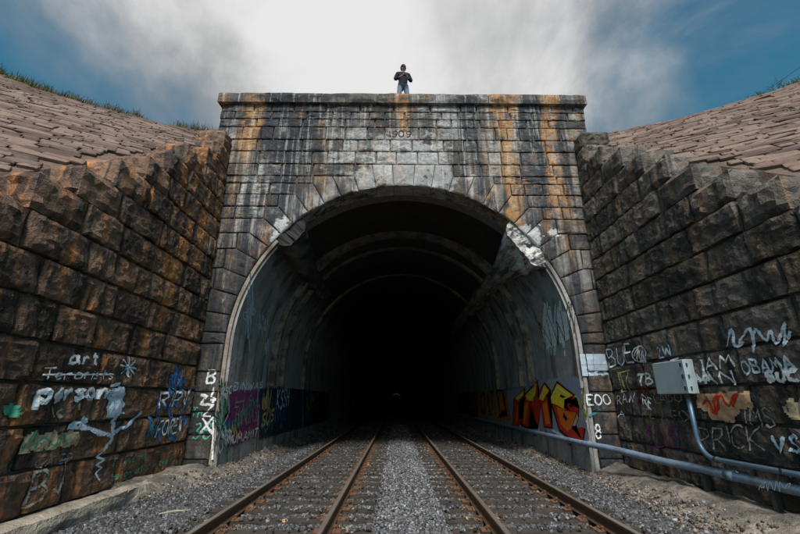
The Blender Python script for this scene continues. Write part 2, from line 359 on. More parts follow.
# ------------------------------------------------------------------ rough blocks
def fbm(p, o=4): return noise.fractal(p, 0.9, 2.1, o)
def ashlar_mesh(seed, relief, margin=0.07, nx=17, nz=11):
    """unit ashlar facing -Y (x,z in -.5...5); rock face bulges out, arrises irregular; sides run back 0.32 m"""
    rs = random.Random(seed); off = Vector((rs.uniform(0, 90), rs.uniform(0, 90), rs.uniform(0, 90)))
    xs = [-.5, -.5 + margin] + [-.5 + margin + (1 - 2*margin) * i / (nx-2) for i in range(1, nx-2)] + [.5 - margin, .5]
    zs = [-.5, -.5 + margin*1.3] + [-.5 + margin*1.3 + (1 - 2.6*margin) * i / (nz-2) for i in range(1, nz-2)] + [.5 - margin*1.3, .5]
    tiltx, tiltz = rs.uniform(-.3, .3) * relief, rs.uniform(-.35, .15) * relief
    v = []; f = []
    for j, z in enumerate(zs):
        for i, x in enumerate(xs):
            ex = i in (0, len(xs)-1); ez = j in (0, len(zs)-1)
            n = fbm(Vector((x*2.6, z*1.8, 0)) + off, 5); n2 = 1 - 2.2 * abs(noise.noise(Vector((x*5, z*4, 3)) + off)) + .5 * noise.noise(Vector((x*15, z*11, 5)) + off)
            if ex or ez:
                y = 0.012 + 0.012 * n2
                xx = x - (0.018 * (0.5 + n) * (1 if x > 0 else -1) if ex else 0)
                zz = z - (0.03 * (0.5 + n) * (1 if z > 0 else -1) if ez else 0)
            else:
                edge = (i in (1, len(xs)-2)) or (j in (1, len(zs)-2))
                y = -(relief * ((0.48 if edge else 0.80) + 0.95 * n + 0.42 * n2) + tiltx * x + tiltz * z)
                xx = x + rs.uniform(-.25, .25) / nx; zz = z + rs.uniform(-.25, .25) / nz
                if edge and not (i in (1, len(xs)-2)): zz = z
                if edge and not (j in (1, len(zs)-2)): xx = x
            v.append((xx, y, zz))
    W = len(xs); H = len(zs)
    for j in range(H-1):
        for i in range(W-1):
            q = (j*W+i, j*W+i+1, (j+1)*W+i+1, (j+1)*W+i)
            if rs.random() < .5: f += [(q[0], q[1], q[2]), (q[0], q[2], q[3])]
            else: f += [(q[0], q[1], q[3]), (q[1], q[2], q[3])]
    b = len(v); loop = list(range(W)) + [j*W + W-1 for j in range(1, H)] + [(H-1)*W + i for i in range(W-2, -1, -1)] + [j*W for j in range(H-2, 0, -1)]
    for c in loop: v.append((v[c][0], 0.32, v[c][2]))
    n = len(loop)
    for k in range(n): f.append((loop[(k+1) % n], loop[k], b + k, b + (k+1) % n))
    me = bpy.data.meshes.new('stone'); me.from_pydata(v, [], f); me.update(); return me
def block_mesh(w, d, h, seed, relief=0.05, seg=0.16, name='stone'):
    """free block, origin at min corner (x 0..w, y 0..d, z 0..h); every side quarry-faced"""
    rs = random.Random(seed); off = Vector((rs.uniform(0, 90), rs.uniform(0, 90), rs.uniform(0, 90)))
    bm = bmesh.new(); n = [max(2, min(8, round(q / seg))) for q in (w, d, h)]
    cache = {}
    def V(i, j, k):
        key = (i, j, k)
        if key in cache: return cache[key]
        p = Vector((w*i/n[0], d*j/n[1], h*k/n[2])); c = Vector((w/2, d/2, h/2))
        nb = sum(q in (0, n[a]) for a, q in enumerate(key))
        nrm = Vector([(-1 if q == 0 else (1 if q == n[a] else 0)) for a, q in enumerate(key)])
        s = fbm(p * 2.3 + off) * 0.9 + 0.35 * noise.noise(p * 8 + off)
        amt = relief * (0.55 + s) if nb == 1 else relief * (-0.25 + 0.4 * s)
        if nb == 1: p = p + Vector((rs.uniform(-.02, .02), rs.uniform(-.02, .02), rs.uniform(-.02, .02)))
        cache[key] = bm.verts.new(p + nrm * amt); return cache[key]
    for a in range(3):
        b_, c_ = (a+1) % 3, (a+2) % 3
        for side in (0, n[a]):
            for i in range(n[b_]):
                for j in range(n[c_]):
                    q = []
                    for di, dj in ((0,0),(1,0),(1,1),(0,1)):
                        k = [0,0,0]; k[a] = side; k[b_] = i+di; k[c_] = j+dj; q.append(V(*k))
                    if side == 0: q.reverse()
                    bm.faces.new(q)
    bmesh.ops.triangulate(bm, faces=bm.faces)
    me = bpy.data.meshes.new(name); bm.to_mesh(me); bm.free(); return me
pool_fine = [ashlar_mesh(100 + i, 0.024, 0.035) for i in range(14)]
pool_rock = [ashlar_mesh(300 + i, 0.05, 0.03) for i in range(18)]
for me in pool_fine: me.materials.append(m_portal)
poolL = pool_rock; poolR = [m.copy() for m in pool_rock]
for me in poolL: me.materials.append(m_wingL)
for me in poolR: me.materials.append(m_wingR)

# ------------------------------------------------------------------ large structure: ground, hill, embankments
PY = 11.0; WX = 5.52                       # portal face, wing wall face
AR, AZ = 4.88, 2.91                        # stone arch radius and spring height
g = mesh_obj('ground', [(-900, -900, -0.75), (900, -900, -0.75), (900, 900, -0.75), (-900, 900, -0.75)], [(0, 1, 2, 3)], m_soil); tag(g, kind='structure')

KX = 0.42
def slope_z(ax, y): return 9.05 + 0.8 * (y - 11) + KX * (ax - WX)
CREST = [(6.0, 12.4), (7.0, 11.9), (8.0, 11.0), (9.4, 10.1), (10.6, 9.7), (12.0, 9.6), (30, 9.6)]
def crest_y(ax):
    for (a, b), (c, d) in zip(CREST, CREST[1:]):
        if ax <= c: return b + (d - b) * max(0, ax - a) / (c - a)
    return CREST[-1][1]
def hill_z(ax, y):
    yc = crest_y(ax)
    return slope_z(ax, y) if y < yc else slope_z(ax, yc) - 0.12 * (y - yc)
def make_embankment(s, name):
    v = []; f = []
    xs = [5.9, 6.1] + [6.3 + 0.6 * i for i in range(28)]
    for ax in xs:
        yc = crest_y(ax)
        ys = [-3.0 + (yc + 3.0) * j / 20 for j in range(21)]
        for y in ys:
            z = max(slope_z(max(ax, 6.1), y) - 0.07, -0.75) - (0 if ax > 5.95 else 1.2)
            v.append((s * ax, y, z + 0.04 * noise.noise(Vector((ax, y, s)))))
    n = 21
    for i in range(len(xs)-1):
        for j in range(n-1):
            q = (i*n+j, (i+1)*n+j, (i+1)*n+j+1, i*n+j+1)
            f.append(q if s > 0 else q[::-1])
    o = mesh_obj(name, v, f, m_bankdirt); tag(o, kind='structure'); return o
embL = make_embankment(-1, 'embankment'); embR = make_embankment(1, 'embankment')
# hill over the tunnel, behind the crest and the parapet
v = []; f = []
xs = [-26 + 52 * i / 52 for i in range(53)]; ds = [0, 0.5, 1.5, 4, 9, 20, 45]
for x in xs:
    ax = max(6.0, abs(x)); yc = crest_y(ax) if abs(x) > 6.3 else 12.1
    z0 = slope_z(ax, crest_y(ax)) - 0.06 if abs(x) > 6.3 else 9.9
    for d in ds: v.append((x, yc + d, z0 - 0.06 * d * (1 if d < 20 else 0.6) + 0.08 * noise.noise(Vector((x * .6, d, 2)))))
n = len(ds)
for i in range(len(xs)-1):
    for j in range(n-1): f.append((i*n+j, (i+1)*n+j, (i+1)*n+j+1, i*n+j+1))
tag(mesh_obj('hill', v, f, m_turf), kind='structure')

# paving slabs of the embankments, laid in level rows
def slab_mesh(seed):
    rs = random.Random(seed); 
    out = [(-.5 + rs.uniform(0, .06), -.5 + rs.uniform(0, .12)), (rs.uniform(-.1, .1), -.5 + rs.uniform(-.04, .1)), (.5 - rs.uniform(0, .06), -.5 + rs.uniform(0, .12)),
           (.5 - rs.uniform(0, .08), .5 - rs.uniform(0, .1)), (rs.uniform(-.15, .15), .5 + rs.uniform(-.08, .04)), (-.5 + rs.uniform(0, .08), .5 - rs.uniform(0, .1))]
    v = [(x, y, -.10) for x, y in out] + [(x, y, rs.uniform(-.012, .006)) for x, y in out] + [(x * .86, y * .82, rs.uniform(.008, .035)) for x, y in out]
    v.append((rs.uniform(-.1, .1), rs.uniform(-.1, .1), rs.uniform(.015, .04)))
    f = []
    for k in range(6):
        j = (k+1) % 6
        f += [(k, j, 6+j, 6+k), (6+k, 6+j, 12+j, 12+k), (12+k, 12+j, 18)]
    me = bpy.data.meshes.new('paving_slab'); me.from_pydata(v, [], f); me.update(); me.materials.append(m_slab); return me
slabs = [slab_mesh(700 + i) for i in range(12)]
def pave(s, emb):
    rs = random.Random(41 + s)
    gx, gy = KX * s, 0.8; gm = math.hypot(gx, gy)
    ups = Vector((gx / gm, gy / gm, gm)).normalized(); con = Vector((gy / gm, -gx / gm, 0)); nrm = con.cross(ups)
    B = Matrix((con, ups, con.cross(ups))).transposed()
    org = Vector((s * WX, 11, 9.05)); vis = []; rest = []
    row = 0.18
    for r in range(-66, 24):
        a = -16 + rs.uniform(0, .6)
        while a < 16:
            w = rs.choice((.18, .24, .3, .38, .46, .58, .75)) * rs.uniform(.9, 1.1); hh = row * rs.uniform(.9, 1.4)
            p = org + con * (a + w/2) + ups * (r * row + rs.uniform(-.045, .045)) + nrm * rs.uniform(-.012, .008)
            a += w + rs.uniform(0.0, .03)
            ax = p.x * s
            if ax < 6.2 or ax > 21 or p.z < 0.1 or p.y > crest_y(ax) - 0.02: continue
            m = (B @ Matrix.Rotation(rs.gauss(0, .06), 3, 'Z') @ Matrix.Rotation(-rs.uniform(-.03, .06), 3, 'X') @ Matrix.Rotation(rs.gauss(0, .03), 3, 'Y'))
            M4 = Matrix.Translation(p) @ m.to_4x4() @ Matrix.Diagonal((w * 1.03, hh * 1.08, .5, 1))
            cz = slope_z(WX, p.y)
            (vis if in_frame(p, 25) and p.y > 3.5 else rest).append((M4, rs.randrange(12)))
    if len(vis) > 295:
        vis.sort(key=lambda q: (q[0].translation - CAMP).length); rest += vis[295:]; vis = vis[:295]
    for M4, k in vis:
        o = link('paving_slab', slabs[k], None, emb); o.matrix_world = M4
    v = []; f = []
    for M4, k in rest:
        b = len(v); v += [tuple(M4 @ q.co) for q in slabs[k].vertices]; f += [tuple(b + i for i in p.vertices) for p in slabs[k].polygons]
    tag(mesh_obj('paving_slabs_beyond', v, f, m_slab, emb), kind='stuff')
pave(-1, embL); pave(1, embR)

# ------------------------------------------------------------------ portal
portal = thing('tunnel_portal', (0, PY, 0))
tag(portal, 'weathered grey stone tunnel portal with a round arch and heavy cornice, dated 1909', 'tunnel portal')
def adopt(o, p):
    o.parent = p; o.matrix_parent_inverse = Matrix.Translation(-p.location); return o
CZS = [-0.35, .05, .62, 1.17, 1.66, 2.17, 2.69, 3.24, 3.81, 4.45, 5.07, 5.67, 6.17, 6.65, 7.05, 7.46, 7.85, 8.11, 8.54, 9.01, 9.45, 9.93, 10.24, 10.53, 10.82]
portal_faces = []
def put_stone(x0, x1, z0, z1, y=PY, pool=pool_fine, gap=0.012, parent=portal, name='stone', rs=rnd, rot=0, flip=True):
    me = rs.choice(pool); o = link(name, me); adopt(o, parent)
    sx = (x1 - x0 - gap) * (rs.choice((-1, 1)) if False else 1)
    o.location = ((x0 + x1) / 2, y + rs.uniform(-.012, .012), (z0 + z1) / 2); o.scale = (sx, 1, z1 - z0 - gap)
    return o
# voussoirs: one joint per course height on the extrados circle, finer at the crown
TH = 0.76
joint = [0.0]; tops = []
zc_list = [z for z in CZS if AZ + 0.3 < z < AZ + (AR + TH) * math.sin(R(58))]
for z in zc_list:
    joint.append(math.asin((z - AZ) / (AR + TH))); tops.append(z)
last = joint[-1]
ncr = 5
crown = [last + (math.pi/2 - R(3.6) - last) * k / ncr for k in range(1, ncr + 1)]
lines = [z for z in CZS if z > tops[-1] + .05]
for k, a in enumerate(crown):
    need = AZ + (AR + TH) * math.sin(a)
    joint.append(a); tops.append(min((z for z in lines), key=lambda z: abs(z - need)))
tops = [max(tops[:i+1]) for i in range(len(tops))]
def on_joint(a, z):   # point of radial joint a at height z (right side)
    return ((z - AZ) / math.tan(a), z)
stairs = []           # (z_low, z_high, x edge) on the right side
polys = []
prev = (AR + TH + .05, AZ)
for k in range(len(tops)):
    a0, a1, zt = joint[k], joint[k+1], tops[k]
    zprev = tops[k-1] if k else AZ
    if k == 0: E = (AR + 0.80, AZ)
    else: E = on_joint(a0, zprev)
    C = on_joint(a1, zt)
    pts = [(AR * math.cos(a0 + (a1 - a0) * t / 4), AZ + AR * math.sin(a0 + (a1 - a0) * t / 4)) for t in range(5)]
    pl = pts + [C]
    if zt > zprev + .01: pl += [(E[0], zt)]; stairs.append((zprev, zt, E[0]))
    pl += [E]
    polys.append(pl)
key = [(-x, z) for x, z in []]
a1 = joint[-1]; C = on_joint(a1, tops[-1])
keyp = [(AR * math.cos(a1 + (math.pi - 2*a1) * t / 4), AZ + AR * math.sin(a1 + (math.pi - 2*a1) * t / 4)) for t in range(5)] + [(-C[0], C[1]), C]
def voussoir(pl, seed):
    rs = random.Random(seed); cx = sum(p[0] for p in pl) / len(pl); cz = sum(p[1] for p in pl) / len(pl)
    out = []
    for (x0, z0), (x1, z1) in zip(pl, pl[1:] + pl[:1]):
        n = max(1, round(math.hypot(x1-x0, z1-z0) / .22))
        out += [(x0 + (x1-x0)*t/n, z0 + (z1-z0)*t/n) for t in range(n)]
    n = len(out); off = Vector((seed * 3.7, 0, 0)); v = []; f = []
    def shrink(x, z, d):
        l = math.hypot(x-cx, z-cz); k = {.16: .66, .27: .33}.get(round(d, 2), 1 - d / l); return cx + (x-cx)*k, cz + (z-cz)*k
    for d, y in ((.006, .62), (.006, .004), (.04, -.022), (.16, -.034), (.27, -.04)):
        for x, z in out:
            xx, zz = shrink(x, z, d if d > .1 else d + rs.uniform(0, .01)); yy = y
            if y < 0: yy = y - 0.028 * fbm(Vector((xx*1.7, zz*1.7, 0)) + off)
            v.append((xx, yy, zz))
    v.append((cx, -.05 - .02 * rs.random(), cz))
    for r in range(4):
        for k in range(n):
            j = (k+1) % n; f.append((r*n+k, r*n+j, (r+1)*n+j, (r+1)*n+k))
    for k in range(n): f.append((4*n+k, 4*n+(k+1) % n, 5*n))
    me = bpy.data.meshes.new('voussoir'); me.from_pydata(v, [], f)
    bm = bmesh.new(); bm.from_mesh(me); bmesh.ops.recalc_face_normals(bm, faces=bm.faces); bm.to_mesh(me); bm.free()
    me.materials.append(m_portal); o = link('voussoir', me); adopt(o, portal); o.location = (0, PY, 0); return o
for i, pl in enumerate(polys):
    voussoir(pl, 10 + i); voussoir([(-x, z) for x, z in pl][::-1], 60 + i)
voussoir(keyp, 99)
# coursed stones
def edge_x(z):        # inner limit of coursed stones at height z
    if z < AZ: return AR
    for a, b, x in stairs:
        if a - .01 <= z < b - .01: return x
    return 0.0
zl = sorted(set(CZS))
k0 = min(range(len(zl)), key=lambda i: abs(zl[i] - AZ)); 
zz = [z for z in zl]
# the course that carries the spring line is split there
zz = sorted(zz + [AZ]); zz = [z for z in zz if not (abs(z - AZ) < .29 and z != AZ)]
date_row = (9.45, 9.93)
for r, (z0, z1) in enumerate(zip(zz, zz[1:])):
    zm = (z0 + z1) / 2; xe = edge_x(zm); xo = 6.05 if z0 > 9.3 else WX + 0.03
    rs = random.Random(900 + r)
    spans = [(-xo, -xe), (xe, xo)] if xe > 0.01 else [(-xo, xo)]
    if z0 == date_row[0]: spans = [(-xo, -.62), (.50, xo)]; put_stone(-.62, .50, z0, z1, rs=rs, name='date_stone')
    for a, b in spans:
        if b - a < .1: continue
        xs = [a]; avg = .72 if z1 - z0 > .36 else .85
        while b - xs[-1] > 1.15:
            xs.append(xs[-1] + rs.uniform(.42, 1.18) * avg / .8)
        if b - xs[-1] < .3 and len(xs) > 1: xs.pop()
        xs.append(b)
        for x0, x1 in zip(xs, xs[1:]): put_stone(x0, x1, z0, z1, rs=rs)
# cornice
x = -6.16; rs = random.Random(5); i = 0
while x < 6.1:
    w = rs.uniform(1.3, 1.95); x1 = min(x + w, 6.12)
    if 6.12 - x1 < .7: x1 = 6.12
    me = block_mesh(x1 - x + .006, 1.25, .38, 500 + i, .038, .12, 'cornice_stone'); me.materials.append(m_portal)
    o = link('cornice_stone', me); adopt(o, portal); o.location = (x, PY - .14, 10.82); x = x1; i += 1
# core behind the joints
v = []; f = []; N_ = 48
inner = [(-AR - .02, -.6)] + [((AR + .02) * math.cos(math.pi - math.pi * t / N_), AZ + (AR + .02) * math.sin(math.pi - math.pi * t / N_)) for t in range(N_ + 1)] + [(AR + .02, -.6)]
def outer_pt(x, z):
    if z <= AZ: return (-5.98 if x < 0 else 5.98, z)
    a = math.atan2(z - AZ, x); c, s = math.cos(a), math.sin(a)
    k = min(5.98 / abs(c) if abs(c) > 1e-6 else 1e9, (10.815 - AZ) / s if s > 1e-6 else 1e9); return (c * k, AZ + s * k)
outer = [outer_pt(x, z) for x, z in inner]
# make sure the two top corners are there
n = len(inner)
for y in (PY + .05, PY + 1.05):
    v += [(x, y, z) for x, z in inner] + [(x, y, z) for x, z in outer]
for i in range(n - 1):
    f += [(i, i+1, n+i+1, n+i), (2*n+i, 3*n+i, 3*n+i+1, 2*n+i+1), (i, 2*n+i, 2*n+i+1, i+1), (n+i, n+i+1, 3*n+i+1, 3*n+i)]
o = mesh_obj('mortar_core', v, f, m_mortar); adopt(o, portal)

# ------------------------------------------------------------------ wing walls
WZ = [-.5, -.1, .5, 1.1, 1.7, 2.3, 2.9, 3.5, 4.1, 4.7, 5.3, 5.9, 6.5, 7.1, 7.7, 8.3, 8.9, 9.45]
def wing(s, pool, mat, label, seed):
    t = thing('wing_wall', (s * WX, 5, 0)); tag(t, label, 'retaining wall')
    rs = random.Random(seed); verts = []; faces = []
    prof = []
    for r, (z0, z1) in enumerate(zip(WZ, WZ[1:])):
        yf = 11 - (9.45 - z1) / 0.8 + .05 + rs.uniform(-.17, .17)   # near end of the course
        yf = min(yf, 10.5); yf = max(yf, -1.2)
        prof.append((z0, z1, yf))
        xs = [yf]
        L0 = rs.uniform(.8, 1.1); y = yf + L0                       # step stone
        me = block_mesh(.88, L0 - .01, z1 - z0 - .012, seed * 50 + r, .06, .11, 'step_stone'); me.materials.append(mat)
        if 10.98 - y < .25: y = 10.98; me = block_mesh(.88, y - yf, z1 - z0 - .012, seed * 50 + r, .06, .11, 'step_stone'); me.materials.append(mat)
        o = link('step_stone', me); adopt(o, t); o.location = (s * WX - (0 if s > 0 else .88), yf, z0)
        if s > 0: pass
        while y < 10.9:
            w = rs.uniform(.6, 1.4); y1 = y + w
            if 10.98 - y1 < .4: y1 = 10.98
            o = link('stone', rs.choice(pool)); adopt(o, t)
            o.rotation_euler = (0, 0, R(90) * (1 if s < 0 else -1))
            o.location = (s * (WX + rs.uniform(-.015, .02)), (y + y1) / 2, (z0 + z1) / 2); o.scale = (y1 - y - .02, 1, z1 - z0 - .018)
            y = y1
    mbc = MB(); xa, xb = sorted((s * (WX + .06), s * (WX + .84)))
    for z0, z1, yf in prof: mbc.box(xa, xb, yf + .14, 10.97, z0 - .09, z1 - .09)
    adopt(mbc.build('mortar_core', m_mortar), t)
    return t
wallL = wing(-1, poolL, m_wingL, 'brown orange-stained stepped stone retaining wall with a concrete kerb at its foot', 11)
wallR = wing(1, poolR, m_wingR, 'dark grey stepped stone retaining wall carrying the grey electrical box', 12)

# ------------------------------------------------------------------ tunnel lining
TL = 420.0
lining = thing('tunnel_lining', (0, PY + .5, 0)); tag(lining, 'dark concrete tunnel lining with ribs and spray-painted lower walls inside the arch', 'tunnel')
def arc(r, a0, a1, n, cz=AZ): return [(r * math.cos(a0 + (a1-a0)*t/n), cz + r * math.sin(a0 + (a1-a0)*t/n)) for t in range(n + 1)]
def band(name, r0, r1, a0, a1, y0, y1, mat, n=24, foot=None, cz=AZ, ny=1, smooth=False):
    """arched slab between radii r0<r1 and angles a0..a1 (optionally with straight foot down to height foot)"""
    inn = arc(r0, a0, a1, n, cz); out = arc(r1, a0, a1, n, cz)
    if foot is not None:
        if a0 == 0: inn = [(r0, foot)] + inn; out = [(r1, foot)] + out
        if abs(a1 - math.pi) < 1e-6: inn = inn + [(-r0, foot)]; out = out + [(-r1, foot)]
    o = sweep(inn + out[::-1], y0, y1, name, mat, None, False, ny); adopt(o, lining); return o
Y1 = 14.6
band('vault', AR + .04, AR + .5, 0, math.pi, PY + .63, Y1 + .5, m_vault, 40)
for s in (-1, 1):
    top = R(40)
    a0, a1 = (0, top) if s > 0 else (math.pi - top, math.pi)
    band('side_wall', 4.70, AR + .035, a0, a1, PY + .10, Y1, m_lining, 14, foot=1.93)
    fe = R(39) if s < 0 else R(30)
    f0, f1 = (0, fe) if s > 0 else (math.pi - fe, math.pi)
    band('front_edge', 4.775, AR - .004, f0, f1, PY + .03, PY + .10, m_edge if s < 0 else m_lining, 14, foot=-.3)
# haunch beams with broken edges
def haunch(s, A0, A1, B0, B1, r0, yend, mat):
    n, ny = 16, 46; v = []; f = []
    for j in range(ny + 1):
        u = j / ny; y = PY + .02 + (yend - PY) * u ** 1.6; q_ = min(1, (y - PY) / 3.2); a0 = A0 + (B0 - A0) * q_; a1 = A1 + (B1 - A1) * q_
        for i in range(n + 1):
            a = a0 + (a1 - a0) * i / n; e = min(i, n - i) / (n / 2)
            r = r0 + .28 * (1 - min(1, e * 2.2)) ** 2 + .13 * fbm(Vector((a * 7, y * .9, s * 3)), 5) + .05 * noise.noise(Vector((a * 30, y * 3, 1)))
            if j == 0: r += .06
            v.append((s * r * math.cos(a), y + (.16 * noise.noise(Vector((a * 11, 0, s))) + .08 * noise.noise(Vector((a * 37, 2, s))) + .08 if j == 0 else 0), AZ + r * math.sin(a)))
    w = n + 1
    for j in range(ny):
        for i in range(n): f.append((j*w+i, j*w+i+1, (j+1)*w+i+1, (j+1)*w+i))
    b = len(v); 
    for i in range(n + 1):
        a = A0 + (A1 - A0) * i / n; v.append((s * (AR + .1) * math.cos(a), PY + .04 + .1 * noise.noise(Vector((a * 16, 4, s))), AZ + (AR + .1) * math.sin(a)))
    for i in range(n): f.append((i + 1, i, b + i, b + i + 1))
    o = mesh_obj('haunch_beam', v, f, mat); adopt(o, lining)
    bm = bmesh.new(); bm.from_mesh(o.data); bmesh.ops.recalc_face_normals(bm, faces=bm.faces); bm.to_mesh(o.data); bm.free()
haunch(-1, R(38), R(51), R(37), R(46), 4.42, 17.5, m_lining); haunch(1, R(28), R(49), R(35), R(44), 4.44, 27.0, m_lime)
# ribs and the barrel beyond
def rib(y, rs_, rc, ln):
    inn = []; out = []
    for t in range(61):
        a = math.pi * t / 60; r = rs_ + (rc - rs_) * math.sin(a) ** 2 + .012 * noise.noise(Vector((a * 9, y, 0)))
        inn.append((r * math.cos(a), AZ + r * math.sin(a))); out.append(((AR + .3) * math.cos(a), AZ + (AR + .3) * math.sin(a)))
    inn = [(rs_, 1.94)] + inn + [(-rs_, 1.94)]; out = [(AR + .3, 1.94)] + out + [(-AR - .3, 1.94)]
    adopt(sweep(inn + out[::-1], y, y + ln, 'rib', m_rib), lining)
rib(Y1, 4.47, 4.70, .26); rib(15.7, 4.47, 4.62, .22); rib(19.5, 4.50, 4.62, .22)
band('barrel', 4.66, 5.0, 0, math.pi, Y1 + .3, TL, m_lining, 40, foot=1.93, ny=12)
dadoL = None
for s in (-1, 1):
    pr = [(s * 4.69, -.6), (s * 4.69, 1.935), (s * 5.1, 1.935), (s * 5.1, -.6)]
    o = sweep(pr, PY + .06, TL, 'base_wall', m_lining, None, False, 8); adopt(o, lining)
# added dark sheet close behind the far mouth, blocks the daylight there
v = []; f = []
for j in range(9):
    for i in range(25):
        x = -60 + 5 * i; z = -.75 + 5 * j
        v.append((x, TL + .5 + 0.05 * j + .1 * noise.noise(Vector((x * .1, z * .1, 0))), z))
for j in range(8):
    for i in range(24): f.append((j*25+i, j*25+i+1, (j+1)*25+i+1, (j+1)*25+i))
tag(mesh_obj('far_mouth_blocker', v, f, m_vault), kind='structure')
# hill mass round the tunnel barrel: keeps daylight out of the joints
band('rock_mass', 5.0, 5.6, 0, math.pi, Y1 + .6, TL - .5, m_vault, 24, foot=-.6)

# ------------------------------------------------------------------ track
rail_prof = [(-.065, -.16), (.065, -.16), (.065, -.147), (.02, -.132), (.011, -.115), (.011, -.05), (.036, -.036), (.036, -.008), (.026, 0), (-.026, 0), (-.036, -.008), (-.036, -.036), (-.011, -.05), (-.011, -.115), (-.02, -.132), (-.065, -.147)]
def sleeper_mesh(seed):
    me = block_mesh(2.6, .23, .17, seed, .012, .3, 'sleeper'); me.materials.append(m_sleeper); return me
sl_pool = [sleeper_mesh(40 + i) for i in range(6)]
mb = MB(); mb.box(-.18, .18, -.09, .09, 0, .014); mb.box(-.105, -.075, -.09, .09, .014, .026); mb.box(.075, .105, -.09, .09, .014, .026)
_pl = mb.build('tie_plate', m_plate); plate_me = _pl.data; bpy.data.objects.remove(_pl)
mb = MB(); mb.tube([(0, 0, 0), (0, 0, .03)], .011, 6); mb.box(-.024, .018, -.016, .016, .028, .043)
_pl = mb.build('spike', m_plate); spike_me = _pl.data; bpy.data.objects.remove(_pl)
mb = MB(); mb.box(-.03, .03, -.07, .07, 0, .05); mb.box(-.045, .045, -.05, .05, .02, .035); 
_pl = mb.build('rail_anchor', m_plate); anchor_me = _pl.data; bpy.data.objects.remove(_pl)
def track(cx, label, seed):
    t = thing('railway_track', (cx, 8, -.3)); tag(t, label, 'railway track', 'railway tracks into the tunnel'); rs = random.Random(seed)
    for q in (-.75, .75):
        o = sweep([(cx + q + x, z) for x, z in rail_prof], -6, TL + 5, 'rail', m_rail); adopt(o, t)
    for i in range(92):
        y = 1.2 + .53 * i + rs.uniform(-.025, .025)
        o = link('sleeper', rs.choice(sl_pool)); adopt(o, t)
        o.location = (cx - 1.3 + rs.uniform(-.05, .05), y, -.176 - .17 + rs.uniform(-.006, .004)); o.rotation_euler = (0, 0, rs.gauss(0, .008))
        if i < 30:
            for q in (-.75, .75):
                p = link('tie_plate', plate_me, None, o); p.location = (cx + q - o.location.x, .115, .176)
                for e in (-1, 1):
                    if rs.random() < .12: continue
                    k = link('spike', spike_me, None, o); k.location = (cx + q + e * .088 - o.location.x, .115 + e * .05, .188); k.scale = (-e, 1, 1 + rs.uniform(-.1, .5))
                if rs.random() < .55:
                    k = link('rail_anchor', anchor_me, None, o); k.location = (cx + q + .07 - o.location.x, .115 + .15, .155)
    return t
track(-1.86, 'rusty railway track running beside the brown stained wall', 21)
track(1.83, 'rusty railway track running beside the wall with the electrical box', 22)

# ------------------------------------------------------------------ ballast and banks
def bed_z(x, y):
    ax = abs(x)
    z = -.215
    if 0.5 < ax < 3.25: z -= .01
    if ax > 3.3: z -= min(.12, (ax - 3.3) * .16)
    if ax < .5: z += .035
    return z + .018 * noise.noise(Vector((x * 1.3, y * 1.3, 0)))
def bank_z(s, x, y):
    """pale dirt spilling from the foot of the walls"""
    ax = abs(x); n = fbm(Vector((x * 1.4, y * 1.4, s * 5)), 5) * .11 + .05 * noise.noise(Vector((x * 5, y * 5, s))) + .02 * noise.noise(Vector((x * 14, y * 14, s)))
    if s < 0:
        w = 5.55 - .95 * max(0, min(1, (y - 7.6) / 2)) - (0.15 if y > 11 else 0)
        return -.42 + .34 * max(0, min(1, (ax - w + .5) / .9)) + n * .8
    w = 4.75 + .2 * math.sin(y * .7)
    return -.42 + .34 * max(0, min(1, (ax - w + .75) / 1.1)) + n * .8
def grid(name, x0, x1, y0, y1, nx, ny, fz, mat, kind='structure'):
    v = [(x0 + (x1-x0)*i/nx, y0 + (y1-y0)*j/ny, fz(x0 + (x1-x0)*i/nx, y0 + (y1-y0)*j/ny)) for j in range(ny+1) for i in range(nx+1)]
    f = [(j*(nx+1)+i, j*(nx+1)+i+1, (j+1)*(nx+1)+i+1, (j+1)*(nx+1)+i) for j in range(ny) for i in range(nx)]
    return tag(mesh_obj(name, v, f, mat, None, True), kind=kind)
grid('trackbed', -5.6, 5.6, -4, 46, 56, 120, bed_z, m_bed)
grid('trackbed', -4.7, 4.7, 46, TL + 30, 4, 20, lambda x, y: -.22, m_bed)
grid('dirt_bank', -5.6, -3.9, -4, 34, 22, 300, lambda x, y: bank_z(-1, x, y), m_dirt)
grid('dirt_bank', 3.6, 5.6, -4, 34, 26, 300, lambda x, y: bank_z(1, x, y), m_dirt)
